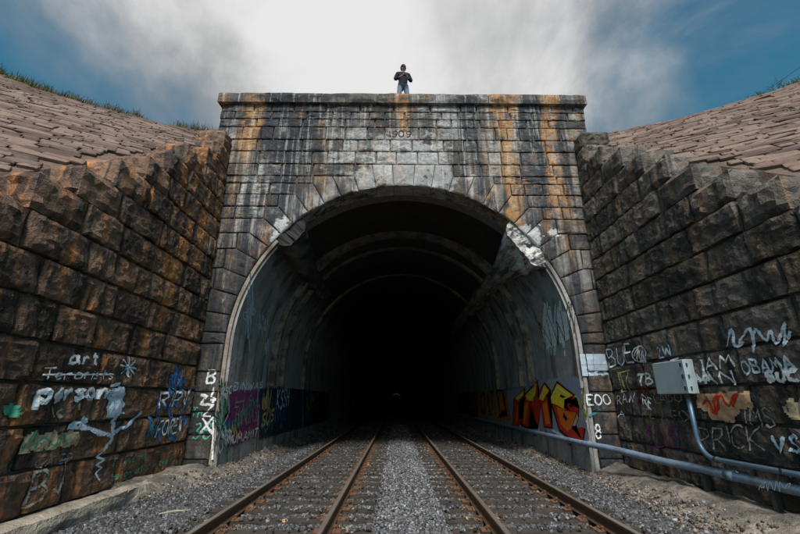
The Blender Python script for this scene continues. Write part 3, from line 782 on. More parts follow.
def ballast():
    rg = np.random.default_rng(7)
    xs = []; ys = []
    for y0, y1, dens in ((3, 8, 1050), (8, 12, 620), (12, 18, 300), (18, 30, 110)):
        n = int(dens * (y1 - y0) * 9.8); xs.append(rg.uniform(-5.0, 4.8, n)); ys.append(rg.uniform(y0, y1, n))
    x = np.concatenate(xs); y = np.concatenate(ys)
    keep = np.ones(len(x), bool)
    for cx in (-1.86, 1.83):
        for q in (-.75, .75): keep &= ~(np.abs(x - cx - q) < .085)
    # sparse on sleepers
    for cx in (-1.86, 1.83):
        ins = np.abs(x - cx) < 1.32; ph = np.mod(y - 1.2, .53)
        keep &= ~(ins & (ph < .24) & (rg.random(len(x)) < .93))
    z = np.array([bed_z(a, b) for a, b in zip(x, y)])
    bank = np.array([bank_z(-1 if a < 0 else 1, a, b) for a, b in zip(x, y)])
    out = (np.abs(x) > 3.6) & (bank > z)
    keep &= ~(out & (rg.random(len(x)) < np.clip((bank - z) * 7, .1, .86)))
    z = np.where(out, bank, z)
    for cx in (-1.86, 1.83):
        ins = np.abs(x - cx) < 1.32; ph = np.mod(y - 1.2, .53); z = np.where(ins & (ph < .24), -.165, z)
    x, y, z, out = x[keep], y[keep], z[keep], out[keep]; n = len(x)
    far = np.clip((y - 8) / 20, 0, 1)
    size = rg.uniform(.012, .027, n) * (1 + .9 * far); mid = np.abs(x) < .55; size[mid] *= .85
    cube = np.array([(-1,-1,-1),(1,-1,-1),(1,1,-1),(-1,1,-1),(-1,-1,1),(1,-1,1),(1,1,1),(-1,1,1)], float)
    V = cube[None] * rg.uniform(.45, 1.15, (n, 8, 1)) * (rg.uniform(.6, 1.25, (n, 1, 3))) * size[:, None, None]
    a = rg.uniform(0, 6.28, n); b = rg.uniform(0, 6.28, n)
    ca, sa, cb, sb = np.cos(a), np.sin(a), np.cos(b), np.sin(b)
    Rz = np.zeros((n, 3, 3)); Rz[:,0,0]=ca; Rz[:,0,1]=-sa; Rz[:,1,0]=sa; Rz[:,1,1]=ca; Rz[:,2,2]=1
    Rx = np.zeros((n, 3, 3)); Rx[:,0,0]=1; Rx[:,1,1]=cb; Rx[:,1,2]=-sb; Rx[:,2,1]=sb; Rx[:,2,2]=cb
    V = np.einsum('nij,njk,nlk->nli', Rz, Rx, V)
    V += np.stack([x, y, z + rg.uniform(-.006, .018, n)], 1)[:, None]
    q = np.array([(0,3,2,1),(4,5,6,7),(0,1,5,4),(1,2,6,5),(2,3,7,6),(3,0,4,7)])
    F = (np.arange(n)[:, None, None] * 8 + q[None]).reshape(-1)
    me = bpy.data.meshes.new('ballast'); me.vertices.add(n * 8); me.vertices.foreach_set('co', V.reshape(-1))
    me.loops.add(len(F)); me.loops.foreach_set('vertex_index', F)
    me.polygons.add(n * 6); me.polygons.foreach_set('loop_start', np.arange(n * 6) * 4); me.polygons.foreach_set('loop_total', np.full(n * 6, 4))
    me.update(calc_edges=True); me.validate()
    lum = np.exp(rg.normal(math.log(.085), .55, n)); lum = np.clip(lum, .018, .26); lum *= 1 + .55 * np.clip((.85 - np.abs(x) + rg.normal(0, .12, n)) / .5, 0, 1); lum[out] *= 1.5
    tint = np.stack([lum * rg.normal(.97, .05, n), lum, lum * rg.normal(1.06, .06, n), np.ones(n)], 1)
    near = np.zeros(n, bool)
    for cx in (-1.86, 1.83):
        for qq in (-.75, .75): near |= np.abs(x - cx - qq) < .3
    rusty = near & (rg.random(n) < .5); tint[rusty, 0] *= 1.35; tint[rusty, 2] *= .65
    dirt = out & (rg.random(n) < .6); tint[dirt, 0] *= 1.3; tint[dirt, 2] *= .75
    at = me.color_attributes.new('stone_colour', 'FLOAT_COLOR', 'POINT'); at.data.foreach_set('color', np.repeat(tint, 8, 0).reshape(-1))
    o = link('ballast', me, m_ballast); tag(o, 'loose grey crushed stone ballast between and beside the rails', 'gravel', kind='stuff')
ballast()

# concrete kerb at the foot of the brown wall
rs = random.Random(9); kv = []
kb = thing('concrete_kerb', (-5.3, 5, -.3)); tag(kb, 'low cracked pale concrete kerb along the foot of the brown wall', 'kerb')
for i, (y0, y1) in enumerate(((-1.0, 2.2), (2.2, 5.1), (5.1, 8.25), (8.25, 10.7))):
    me = block_mesh(.42, y1 - y0 - .02, .48, 820 + i, .03 if i < 3 else .07, .13, 'kerb_block'); 
    bm = bmesh.new(); bm.from_mesh(me)
    bmesh.ops.subdivide_edges(bm, edges=[e for e in bm.edges if abs(e.verts[0].co.y - e.verts[1].co.y) > .2], cuts=2)
    for vv in bm.verts: vv.co.x += .03 * noise.noise(vv.co * 3.1); vv.co.z += .02 * noise.noise(vv.co * 4 + Vector((5, 0, 0)))
    bmesh.ops.triangulate(bm, faces=bm.faces); bm.to_mesh(me); bm.free()
    me.materials.append(m_conc); o = link('kerb_block', me); adopt(o, kb); o.location = (-5.50, y0, -.58 if i < 3 else -.57)

# ------------------------------------------------------------------ draped graffiti
def gather(root):
    v = []; f = []
    for o in root.children:
        if o.type != 'MESH': continue
        M4 = Matrix.Translation(o.location) @ o.rotation_euler.to_matrix().to_4x4() @ Matrix.Diagonal((*o.scale, 1))
        b = len(v); v += [M4 @ q.co for q in o.data.vertices]; f += [tuple(b + i for i in p.vertices) for p in o.data.polygons]
    return BVHTree.FromPolygons(v, f)
bvhL, bvhR, bvhP = gather(wallL), gather(wallR), gather(portal)
class Face:
    """a wall face with 2D coords (a,b): a horizontal to the viewer's right, b up"""
    def __init__(s, kind, parent, bvh=None, X=0, out=.008): s.k = kind; s.p = parent; s.bvh = bvh; s.X = X; s.out = out
    def px(s, x, y):
        if s.k == 'P': q = on_y(x, y, PY - .03); return (q.x, q.z)
        q = on_x(x, y, s.X); return (q.y if s.X < 0 else -q.y, q.z)
    def pt(s, a, b, lift=0.0):
        if s.k == 'P':
            h = s.bvh.ray_cast(Vector((a, PY - 1, b)), Vector((0, 1, 0)), 2)
            y = (h[0].y if h[0] and h[0].y < PY + .1 else PY) - s.out - lift; return (a, y, b)
        y = a if s.X < 0 else -a; sg = 1 if s.X > 0 else -1; x = s.X
        if s.bvh:
            x = s.X + .02 * sg; hs = []
            for dy, dz in ((0, 0), (.035, 0), (-.035, 0), (0, .035), (0, -.035)):
                h = s.bvh.ray_cast(Vector((sg * 4.6, y + dy, b + dz)), Vector((sg, 0, 0)), 2)
                if h[0] and abs(h[0].x - s.X) < .2: hs.append(h[0].x * sg)
            if hs: x = sg * min(hs)
        return (x - sg * (s.out + lift), y, b)
FL = Face('L', wallL, bvhL, -WX); FR = Face('R', wallR, bvhR, WX); FP = Face('P', portal, bvhP)
FDL = Face('L', lining, None, -4.69, .004); FDR = Face('R', lining, None, 4.69, .004)
class FaceArc(Face):
    """curved side wall of the lining: b is height"""
    def px(s, x, y):
        q = on_x(x, y, s.X)
        for _ in range(6):
            r = 4.70; zz_ = max(q.z, AZ); X = math.copysign(math.sqrt(max(.1, r*r - (zz_ - AZ)**2)), s.X); q = on_x(x, y, X)
        return (q.y if s.X < 0 else -q.y, q.z)
    def pt(s, a, b, lift=0.0):
        y = a if s.X < 0 else -a; r = 4.70 - s.out - lift; zz_ = max(b, AZ); return (math.copysign(math.sqrt(r*r - (zz_ - AZ)**2), s.X), y, b)
FAL = FaceArc('L', lining, None, -4.7, .006); FAR = FaceArc('R', lining, None, 4.7, .006)
def ribbons(face, lines, w, mat, name='graffiti_lettering', lift=0.0):
    v = []; f = []; ac = []; w = w * 1.28
    for ln in lines:
        pts = []
        for (a0, b0), (a1, b1) in zip(ln, ln[1:]):
            n = max(1, int(math.hypot(a1-a0, b1-b0) / .022)); pts += [(a0 + (a1-a0)*t/n, b0 + (b1-b0)*t/n) for t in range(n)]
        pts.append(ln[-1]); base = len(v)
        for i, (a, b) in enumerate(pts):
            p, q = pts[max(i-1, 0)], pts[min(i+1, len(pts)-1)]; ta, tb = q[0]-p[0], q[1]-p[1]; l = math.hypot(ta, tb) or 1
            ww = w * .5 * (1 + .5 * noise.noise(Vector((a*5, b*5, 1))))
            for e in (-1, -.5, 0, .5, 1): v.append(face.pt(a - tb/l*ww*e, b + ta/l*ww*e, lift)); ac.append(abs(e))
        for i in range(len(pts)-1):
            for e in range(4): f.append((base+i*5+e, base+i*5+e+1, base+i*5+e+6, base+i*5+e+5))
    o = mesh_obj(name, v, f, mat); o.data.attributes.new('across', 'FLOAT', 'POINT').data.foreach_set('value', ac); adopt(o, face.p); return o
def patch(face, poly, mat, name='painted_patch', lift=0.0, step=.028, rag=.12, seed=0):
    """filled polygon (a,b) draped on the face by small cells; ragged edge"""
    a0 = min(p[0] for p in poly); a1 = max(p[0] for p in poly); b0 = min(p[1] for p in poly); b1 = max(p[1] for p in poly)
    if face.bvh is None and name == 'painted_letter':
        bm = bmesh.new(); bv = [bm.verts.new(face.pt(*p, lift)) for p in poly]; fa = bm.faces.new(bv); bmesh.ops.triangulate(bm, faces=[fa])
        me = bpy.data.meshes.new(name); bm.to_mesh(me); bm.free(); o = link(name, me, mat); adopt(o, face.p); return o
    def inside(a, b):
        c = False; n = len(poly)
        for i in range(n):
            (x0, y0), (x1, y1) = poly[i], poly[i-1]
            if (y0 > b) != (y1 > b) and a < (x1-x0) * (b-y0) / (y1-y0) + x0: c = not c
        return c
    na, nb = max(1, int((a1-a0)/step)), max(1, int((b1-b0)/step)); idx = {}; v = []; f = []
    def V(i, j):
        if (i, j) not in idx:
            idx[(i, j)] = len(v); v.append(face.pt(a0 + (a1-a0)*i/na, b0 + (b1-b0)*j/nb, lift))
        return idx[(i, j)]
    for i in range(na):
        for j in range(nb):
            a, b = a0 + (a1-a0)*(i+.5)/na, b0 + (b1-b0)*(j+.5)/nb
            if inside(a + rag * noise.noise(Vector((a*9, b*9, seed))), b + rag * noise.noise(Vector((a*9, b*9, seed+7)))): f.append((V(i, j), V(i+1, j), V(i+1, j+1), V(i, j+1)))
    if not f: return None
    o = mesh_obj(name, v, f, mat); adopt(o, face.p); return o
def circ(cx, cy, rx, ry, a0=0, a1=360, n=12): return [(cx + rx*math.cos(R(a0+(a1-a0)*t/n)), cy + ry*math.sin(R(a0+(a1-a0)*t/n))) for t in range(n+1)]
G = {'A': [[(0,0),(.35,1),(.7,0)],[(.13,.38),(.57,.38)]], 'B': [[(0,0),(0,1),(.45,.95),(.5,.75),(.35,.55),(0,.52)],[(.35,.55),(.62,.35),(.5,.05),(0,0)]],
 'C': [circ(.4,.5,.38,.5,50,310)], 'D': [[(0,0),(0,1),(.4,.9),(.6,.5),(.4,.08),(0,0)]], 'E': [[(.55,1),(0,1),(0,0),(.58,0)],[(0,.52),(.45,.52)]], 'F': [[(.55,1),(0,1),(0,0)],[(0,.52),(.42,.52)]],
 'G': [circ(.4,.5,.38,.5,50,330)+[(.72,.45),(.45,.45)]], 'H': [[(0,0),(0,1)],[(.6,0),(.6,1)],[(0,.5),(.6,.5)]], 'I': [[(.1,0),(.1,1)]], 'J': [[(.5,1),(.5,.2),(.3,0),(.05,.15)],[(.2,1),(.75,1)]],
 'K': [[(0,0),(0,1)],[(.6,1),(.02,.45),(.62,0)]], 'L': [[(0,1),(0,0),(.55,.02)]], 'M': [[(0,0),(.1,1),(.4,.4),(.7,1),(.82,0)]], 'N': [[(0,0),(.02,1),(.58,0),(.6,1)]], 'O': [circ(.36,.5,.36,.5,90,450)],
 'P': [[(0,0),(0,1),(.5,.93),(.55,.68),(.35,.47),(0,.45)]], 'R': [[(0,0),(0,1),(.5,.93),(.52,.68),(.32,.5),(0,.47)],[(.25,.48),(.6,0)]], 'S': [[(.58,.85),(.35,1),(.05,.85),(.1,.6),(.5,.42),(.58,.18),(.3,0),(0,.14)]],
 'T': [[(0,1),(.7,1)],[(.35,1),(.33,0)]], 'U': [[(0,1),(.03,.2),(.3,0),(.57,.2),(.6,1)]], 'V': [[(0,1),(.3,0),(.6,1)]], 'W': [[(0,1),(.2,0),(.42,.7),(.62,0),(.85,1)]], 'X': [[(0,0),(.6,1)],[(0,1),(.6,0)]],
 'Y': [[(0,1),(.3,.5),(.6,1)],[(.3,.5),(.28,0)]], 'Z': [[(0,1),(.6,.97),(0,.03),(.62,0)]], '1': [[(.1,0),(.1,1)]], '2': [[(.02,.8),(.28,1),(.55,.78),(.02,.02),(.6,0)]], '3': [[(.02,.9),(.35,1),(.5,.75),(.25,.53),(.55,.3),(.35,0),(0,.1)]],
 '4': [[(.45,0),(.45,1),(0,.35),(.65,.35)]], '5': [[(.5,1),(.08,1),(.05,.58),(.4,.6),(.5,.25),(.3,0),(0,.1)]], '8': [circ(.3,.27,.28,.27,90,450),circ(.3,.77,.22,.23,90,450)], '9': [circ(.3,.72,.27,.27,0,360)+[(.5,.3),(.3,.02),(.08,.1)]], '0': [circ(.3,.5,.3,.5,90,450)], '+': [[(0,.5),(.5,.5)],[(.25,.2),(.25,.8)]],
 'a': [[(.5,.55),(.25,.62),(.03,.4),(.1,.06),(.3,.04),(.52,.3)],[(.54,.66),(.5,.3),(.66,0)]], 'b': [[(0,1),(0,0)],circ(.28,.3,.28,.3,180,540)], 'e': [[(.03,.3),(.52,.34),(.45,.58),(.2,.6),(.02,.3),(.2,.02),(.5,.1)]], 'i': [[(.1,0),(.1,.6)],[(.1,.78),(.1,.85)]], 'l': [[(.08,1),(.1,0)]],
 'm': [[(0,0),(0,.6),(.25,.55),(.28,0)],[(.28,.5),(.5,.58),(.55,0)]], 'n': [[(0,0),(0,.6)],[(0,.45),(.3,.6),(.48,.4),(.5,0)]], 'o': [circ(.28,.3,.28,.3,90,450)], 'p': [[(0,.6),(0,-.35)],circ(.28,.3,.28,.3,180,540)], 'r': [[(0,.6),(.03,0)],[(.02,.4),(.2,.58),(.4,.55)]], 's': [[(.42,.52),(.2,.6),(.05,.46),(.4,.2),(.22,0),(0,.08)]],
 't': [[(.22,.95),(.22,.08),(.4,0)],[(0,.6),(.48,.6)]], 'u': [[(0,.6),(.05,.08),(.4,.05),(.48,.6)],[(.48,.6),(.5,0)]], 'v': [[(0,.6),(.25,0),(.5,.6)]], 'w': [[(0,.6),(.15,0),(.32,.5),(.5,0),(.65,.6)]]}
def text(face, s, p0, p1, hpx, w, mat, seed=0, jit=.04, lift=0.0, strike=False):
    """hand-drawn strokes from picture point p0 to p1 (baseline), letter height hpx at p0"""
    rs = random.Random(seed); A = face.px(*p0); B = face.px(*p1); T_ = face.px(p0[0], p0[1] - hpx); h = T_[1] - A[1]
    adv = []; x = 0
    for ch in s:
        gw = max([q[0] for st in G[ch] for q in st]) if ch in G else .35
        adv.append((x, gw)); x += gw + .22
    tot = x - .22; L_ = math.hypot(B[0]-A[0], B[1]-A[1]); ua = ((B[0]-A[0])/L_, (B[1]-A[1])/L_); sx = L_ / tot
    lines = []
    for ch, (x0, gw) in zip(s, adv):
        if ch not in G: continue
        dz = rs.uniform(-.06, .06); sk = rs.uniform(-.06, .12)
        for st in G[ch]:
            lines.append([(A[0] + ua[0]*(x0+q[0]+sk*q[1]+rs.uniform(-jit, jit))*sx, A[1] + ua[1]*(x0+q[0])*sx + (q[1]+dz+rs.uniform(-jit, jit))*h) for q in st])
    if strike: lines.append([(A[0], A[1] + .45*h), (B[0], B[1] + .5*h)])
    return ribbons(face, lines, w, mat, lift=lift)
def strokes(face, pls, w, mat, lift=0.0, name='graffiti_mark'): return ribbons(face, [[face.px(*q) for q in pl] for pl in pls], w, mat, name, lift)
def blob(face, pl, mat, lift=0.0, seed=0, name='painted_patch', step=.028, rag=.07): return patch(face, [face.px(*q) for q in pl], mat, name, lift, step, rag, seed)
def scribble(face, x0, x1, y0, y1, n, w, mat, seed, lift=0.0):
    rs = random.Random(seed); pts = []
    for i in range(n):
        a = (x0 + (x1-x0)*(i+rs.uniform(-.8, .8))/n, (y0 if i % 2 else y1) + rs.uniform(-.38, .38)*(y1-y0)); pts.append(a)
        if rs.random() < .3: pts += [(a[0] + .12*(x1-x0), a[1] + .3*(y1-y0)*rs.uniform(-1, 1)), (a[0] + .05*(x1-x0), a[1] + .4*(y1-y0)*rs.uniform(-1, 1))]
    sm = []
    for i in range(len(pts)-1):
        p0, p1, p2, p3 = pts[max(i-1, 0)], pts[i], pts[i+1], pts[min(i+2, len(pts)-1)]
        for t in range(4):
            u = t / 4; sm.append(tuple(.5*(2*p1[c] + (p2[c]-p0[c])*u + (2*p0[c]-5*p1[c]+4*p2[c]-p3[c])*u*u + (3*p1[c]-p0[c]-3*p2[c]+p3[c])*u**3) for c in (0, 1)))
    pts = sm + [pts[-1]]
    return strokes(face, [pts], w, mat, lift)

# brown wall
text(FL, 'art', (65, 363), (94, 364), 14, .045, P['white'], 1)
text(FL, 'Terorists', (37, 380), (110, 379), 12, .024, P['white'], 2, strike=True)
text(FL, 'person', (32, 402), (100, 399), 19, .065, P['sky'], 3); text(FL, 'person', (33, 401), (101, 398), 19, .04, P['white'], 33, lift=.004)
strokes(FL, [[(47, 407), (50, 417)], [(61, 409), (56, 413), (58, 418)], [(76, 404), (77, 410)]], .05, P['tan'])
strokes(FL, [[(125 + 9*math.cos(a), 367 + 10*math.sin(a)), (125 - 9*math.cos(a), 367 - 10*math.sin(a))] for a in (0.2, .9, 1.6, 2.4)], .03, P['sky'])
blob(FL, [(104, 390), (121, 387), (121, 414), (103, 418)], P['sky'], seed=1)
strokes(FL, [[(107, 386), (118, 384)], [(112, 416), (109, 440), (101, 452)], [(109, 436), (97, 433), (86, 428), (66, 427)], [(68, 424), (84, 422), (80, 418)], [(109, 434), (122, 427), (139, 412)]], .07, P['sky'])
strokes(FL, [[(100, 452), (94, 457), (102, 460), (93, 465), (100, 468), (93, 474), (97, 481)]], .03, P['sky'])
blob(FL, [(20, 440), (30, 432), (77, 433), (75, 446), (50, 449), (17, 454)], P['tan'], seed=2); scribble(FL, 22, 70, 434, 450, 7, .03, P['green'], 3, .004)
blob(FL, [(0, 408), (12, 403), (17, 409), (12, 417), (0, 418)], P['green'], seed=3)
text(FL, 'CAVES', (33, 468), (68, 461), 9, .02, P['grey'], 4); text(FL, 'BJ', (20, 508), (64, 488), 32, .045, P['grey'], 5)
text(FL, 'To Live was', (109, 468), (143, 458), 8, .022, P['green'], 6); text(FL, 'be an artist in tears', (109, 481), (169, 462), 7, .022, P['green'], 7)
scribble(FL, 167, 187, 374, 389, 9, .05, P['blue'], 8); scribble(FL, 167, 185, 371, 386, 7, .04, P['blue'], 9, .003)
scribble(FL, 154, 187, 394, 414, 8, .05, P['blue'], 10); scribble(FL, 144, 180, 416, 437, 10, .05, P['blue'], 11)
text(FL, 'RIPV', (155, 408), (185, 403), 15, .045, P['white'], 12, lift=.005); text(FL, 'FOREV', (153, 437), (178, 431), 15, .04, P['white'], 13, lift=.005)
text(FL, 'Bot', (144, 436), (152, 432), 10, .025, P['cyan'], 14, lift=.004)
# left pier
text(FP, 'B', (206, 384), (214, 384), 13, .05, P['white'], 20); text(FP, '1', (208, 397), (211, 397), 10, .05, P['white'], 21)
text(FP, 'Z+', (200, 405), (215, 405), 9, .06, P['white'], 22); text(FP, 'Tn', (191, 417), (201, 417), 9, .035, P['green'], 23); text(FP, 'Z', (203, 417), (211, 417), 12, .045, P['white'], 24)
text(FP, '38', (192, 439), (209, 439), 16, .04, P['green'], 25); text(FP, 'X', (200, 435), (212, 435), 17, .05, P['white'], 26, lift=.004)
strokes(FP, [[(213, 420), (212, 460)]], .045, P['white'])
# right pier
patch(FP, [FP.px(*q) for q in ((580, 354), (605, 354), (608, 375), (583, 376))], P['panel'], rag=.02)
strokes(FP, [[(593, 352), (594, 378)], [(581, 365), (607, 364)]], .02, P['grey'], .004)
text(FP, 'EOO', (588, 405), (611, 405), 10, .035, P['white'], 27); strokes(FP, [[(590, 416), (600, 410), (604, 413)]], .06, P['teal']); text(FP, '8', (597, 438), (602, 438), 14, .035, P['white'], 28)
# dark wall
text(FR, 'BUE', (612, 367), (636, 363), 18, .04, P['white'], 30); strokes(FR, [[(642 + 7*math.cos(t*.55), 354 + 8*math.sin(t*.55)) for t in range(13)]], .03, P['white']); scribble(FR, 638, 647, 350, 359, 7, .025, P['white'], 31)
text(FR, '2W', (661, 358), (675, 355), 11, .03, P['sky'], 32); strokes(FR, [[(672, 361), (679, 358)]], .03, P['white'])
strokes(FR, [[(620, 373), (632, 370)], [(622, 372), (628, 391), (625, 392), (621, 374)], [(629, 371), (631, 392)]], .035, P['yellow'])
text(FR, 'TB', (641, 386), (655, 384), 11, .045, P['white'], 34); scribble(FR, 640, 652, 386, 400, 5, .05, P['maroon'], 35, -.002)
text(FR, 'RAN', (620, 405), (636, 402), 9, .022, P['white'], 36); text(FR, 'CABOY', (657, 404), (692, 400), 10, .03, P['grey'], 37); text(FR, 'A', (621, 417), (626, 417), 6, .02, P['white'], 38)
text(FR, 'RE', (646, 404), (655, 410), 10, .03, P['white'], 39); text(FR, 'RZ A FOE', (646, 418), (698, 422), 9, .028, P['grey'], 40)
text(FR, 'LOVE', (652, 449), (684, 447), 17, .03, P['magenta'], 41); scribble(FR, 648, 655, 425, 434, 4, .03, P['magenta'], 42)
text(FR, 'DAN', (693, 384), (738, 384), 12, .04, P['white'], 43); text(FR, 'IAM', (704, 371), (738, 367), 12, .035, P['white'], 44)
text(FR, 'OBAMA', (747, 374), (799, 370), 13, .035, P['sky'], 45); text(FR, 'SUC', (771, 382), (804, 380), 10, .06, P['white'], 46)
scribble(FR, 730, 802, 329, 347, 12, .045, P['sky'], 47)
blob(FR, [(698, 394), (752, 391), (757, 407), (742, 412), (736, 423), (716, 420), (712, 412), (700, 408)], P['orange'], seed=5)
scribble(FR, 704, 745, 396, 408, 9, .04, P['red'], 48, .004); text(FR, 'IMS', (750, 424), (778, 428), 18, .03, P['grey'], 49)
text(FR, 'PRICK', (705, 449), (769, 449), 20, .032, P['grey'], 50); text(FR, 'VS', (781, 452), (806, 454), 16, .045, P['sky'], 51); blob(FR, [(784, 403), (806, 398), (806, 420), (790, 416)], P['tan'], seed=7)
text(FR, 'MAN', (690, 384), (712, 381), 9, .06, P['white'], 52)
# tunnel: right hand piece
def C5(pts): return [(440 + x/5, 360 + y/5) for x, y in pts]
def flat(face, pts, mat, lift, name='painted_letter'): return patch(face, [face.px(*q) for q in C5(pts)], mat, name, lift)
flat(FDR, [(320, 112), (560, 96), (690, 82), (706, 130), (748, 404), (715, 415), (540, 352), (360, 338), (335, 250)], P['bgblue'], 0, 'painted_background')
L1 = [(368, 195), (428, 138), (424, 182), (398, 205), (394, 296), (420, 305), (378, 350), (362, 330)]
L2 = [(422, 172), (490, 98), (487, 168), (523, 110), (556, 150), (540, 170), (566, 345), (520, 340), (506, 225), (492, 345), (455, 338), (450, 225), (440, 345), (404, 330)]
L3 = [(546, 188), (585, 104), (684, 180), (634, 202), (698, 240), (694, 300), (664, 348), (730, 342), (720, 414), (640, 396), (596, 355), (570, 262)]
def shrinkp(pl, k): cx = sum(p[0] for p in pl)/len(pl); cy = sum(p[1] for p in pl)/len(pl); return [(cx+(x-cx)*k, cy+(y-cy)*k) for x, y in pl]
for L_ in (L1, L2, L3): flat(FDR, L_, P['maroon'], .003)
for L_ in (L1, L2, L3): flat(FDR, shrinkp(L_, .91), P['red'], .006)
flat(FDR, [(384, 230), (392, 225), (390, 290), (378, 330)], P['fire'], .009); flat(FDR, [(425, 215), (445, 210), (432, 320), (415, 318)], P['fire'], .009)
flat(FDR, [(512, 215), (535, 210), (552, 320), (530, 325)], P['fire'], .009); flat(FDR, [(585, 235), (640, 250), (682, 262), (670, 330), (640, 360), (605, 320)], P['fire'], .009)
for q in ([(376, 192), (422, 150), (417, 178), (392, 202)], [(430, 176), (483, 116), (480, 166), (466, 208), (436, 198)], [(496, 196), (524, 122), (546, 152), (520, 205)], [(556, 186), (588, 118), (668, 178), (624, 198), (622, 246), (590, 226), (560, 216)]): flat(FDR, q, P['lemon'], .012)
for q in ([(606, 172), (632, 184), (616, 190), (602, 182)], [(645, 226), (676, 219), (678, 231), (654, 236)], [(622, 262), (642, 296), (632, 304), (618, 283)]): flat(FDR, q, P['black'], .015)
flat(FDR, [(655, 330), (688, 270), (696, 290), (680, 330)], P['orange'], .015)
for q in ([(384, 300), (392, 215), (420, 185)], [(425, 330), (446, 225), (484, 172)], [(505, 220), (498, 300), (489, 338)], [(530, 330), (512, 225), (536, 170)], [(575, 255), (600, 345), (650, 388), (715, 404)], [(622, 250), (690, 262), (662, 335)], [(470, 330), (474, 230)]): strokes(FDR, [C5(q)], .018, P['maroon'], .018)
for q in ([(392, 196), (412, 168)], [(440, 190), (474, 140)], [(504, 190), (522, 140)], [(566, 190), (588, 135), (640, 172)]): strokes(FDR, [C5(q)], .02, P['white'], .018)
for q in ([(372, 345), (420, 318), (404, 345)], [(440, 350), (470, 320), (500, 352)], [(560, 350), (600, 372), (640, 400)]): strokes(FDR, [C5(q)], .07, P['sky'], .002)
scribble(FDR, 574, 588, 392, 405, 5, .07, P['yellow'], 60, .004); scribble(FDR, 582, 590, 408, 420, 4, .07, P['yellow'], 61, .004)
blob(FDR, C5([(322, 108), (355, 104), (368, 150), (345, 160)]), P['cyan'], .004)
flat(FDR, [(185, 165), (250, 120), (300, 112), (332, 130), (345, 240), (360, 300), (300, 308), (240, 280), (190, 290)], P['rust'], .004, 'painted_background')
for k, q in enumerate(([(200, 180), (225, 150), (228, 270), (205, 260)], [(240, 150), (268, 135), (262, 280), (245, 270)], [(280, 135), (310, 125), (340, 280), (300, 290)])): flat(FDR, q, P['maroon'], .007); flat(FDR, shrinkp(q, .6), P['fire'], .010)
flat(FDR, [(90, 180), (150, 140), (185, 165), (190, 290), (90, 262)], P['maroon'], .004, 'painted_background')
scribble(FDR, 462, 505, 388, 416, 14, .06, P['yellow'], 62, .012)
# upper tags on the curved side walls
for dx in (0, 1): scribble(FAR, 543 + dx, 567 + dx, 314, 346, 11, .11 - .05 * dx, P['white' if dx == 0 else 'sky'], 63 + dx, .003 * dx)
blob(FAR, [(544, 320), (551, 314), (557, 345), (547, 349)], P['white'], .004, 21); blob(FAR, [(557, 315), (566, 310), (570, 339), (561, 344)], P['white'], .004, 22)
text(FAR, 'NW', (545, 348), (569, 341), 30, .03, P['black'], 65, lift=.009); scribble(FAR, 566, 577, 300, 335, 6, .05, P['grey'], 66)
scribble(FAL, 246, 254, 295, 328, 12, .03, P['sky'], 67); strokes(FAL, [[(246 + 3*math.cos(t*.6), 316 + 4*math.sin(t*.6)) for t in range(12)], [(253 + 2.5*math.cos(t*.6), 312 + 3*math.sin(t*.6)) for t in range(12)]], .03, P['sky'])
scribble(FAL, 258, 269, 318, 333, 11, .03, P['sky'], 68); scribble(FAL, 264, 269, 341, 352, 5, .06, P['sky'], 69)
# left base wall
def lf(pts, mat, lift, name='painted_patch'): return patch(FDL, [FDL.px(*q) for q in pts], mat, name, lift)
lf([(230, 392), (257, 389), (257, 436), (229, 448)], P['plum'], .002, 'painted_background'); lf([(259, 388), (302, 388), (302, 428), (259, 440)], P['navy'], .002, 'painted_background')
lf([(303, 390), (330, 392), (328, 420), (303, 428)], P['maroon'], .002, 'painted_background')
scribble(FDL, 216, 230, 395, 440, 12, .09, P['green'], 70, .004); text(FDL, 'TUMBAS', (232, 428), (256, 421), 20, .06, P['grey'], 71, lift=.006); text(FDL, 'HA', (234, 408), (254, 404), 12, .06, P['grey'], 72, lift=.006)
text(FDL, 'HUMANIT', (226, 446), (257, 436), 9, .05, P['white'], 73, lift=.006); text(FDL, 'BINWAS', (233, 391), (262, 388), 8, .05, P['sky'], 74, lift=.006); text(FDL, 'PSC', (221, 395), (231, 393), 7, .05, P['white'], 75, lift=.006)
text(FDL, 'SOS', (261, 427), (273, 421), 13, .09, P['yellow'], 76, lift=.006); scribble(FDL, 262, 272, 393, 408, 6, .1, P['yellow'], 77, .006); blob(FDL, [(262, 398), (267, 396), (268, 408), (262, 410)], P['orange'], .004)
text(FDL, 'KSSH', (276, 410), (288, 406), 20, .09, P['sky'], 78, lift=.006); scribble(FDL, 275, 287, 408, 422, 7, .08, P['blue'], 79, .006)
strokes(FDL, [[(280, 425), (281, 428)], [(289, 424), (290, 426)], [(298, 421), (299, 424)], [(303, 391), (303, 424)]], .14, P['grey'], .006)
scribble(FDL, 305, 326, 396, 418, 9, .09, P['teal'], 80, .006); scribble(FDL, 212, 224, 440, 452, 6, .05, P['white'], 81, .006)
rsq = random.Random(77)
for k in range(26):
    x = rsq.uniform(217, 326); f_ = (x - 217) / 110; yb_ = 446 - 26 * f_; yt_ = 392
    y_ = rsq.uniform(yt_, yb_ - 6); scribble(FDL, x - 6 * (1 - .5*f_), x + 6 * (1 - .5*f_), y_, min(yb_, y_ + rsq.uniform(6, 15)), rsq.randint(4, 8), rsq.uniform(.035, .08), P[rsq.choice(('green', 'white', 'sky', 'blue', 'magenta', 'yellow', 'grey', 'teal'))], 300 + k, .008 + .001 * k)
for k in range(9):
    x = rsq.uniform(458, 508); scribble(FDR, x - 5, x + 5, rsq.uniform(388, 398), rsq.uniform(402, 412), 6, .06, P[rsq.choice(('fire', 'black', 'yellow', 'red', 'cyan'))], 340 + k, .014 + .001 * k)
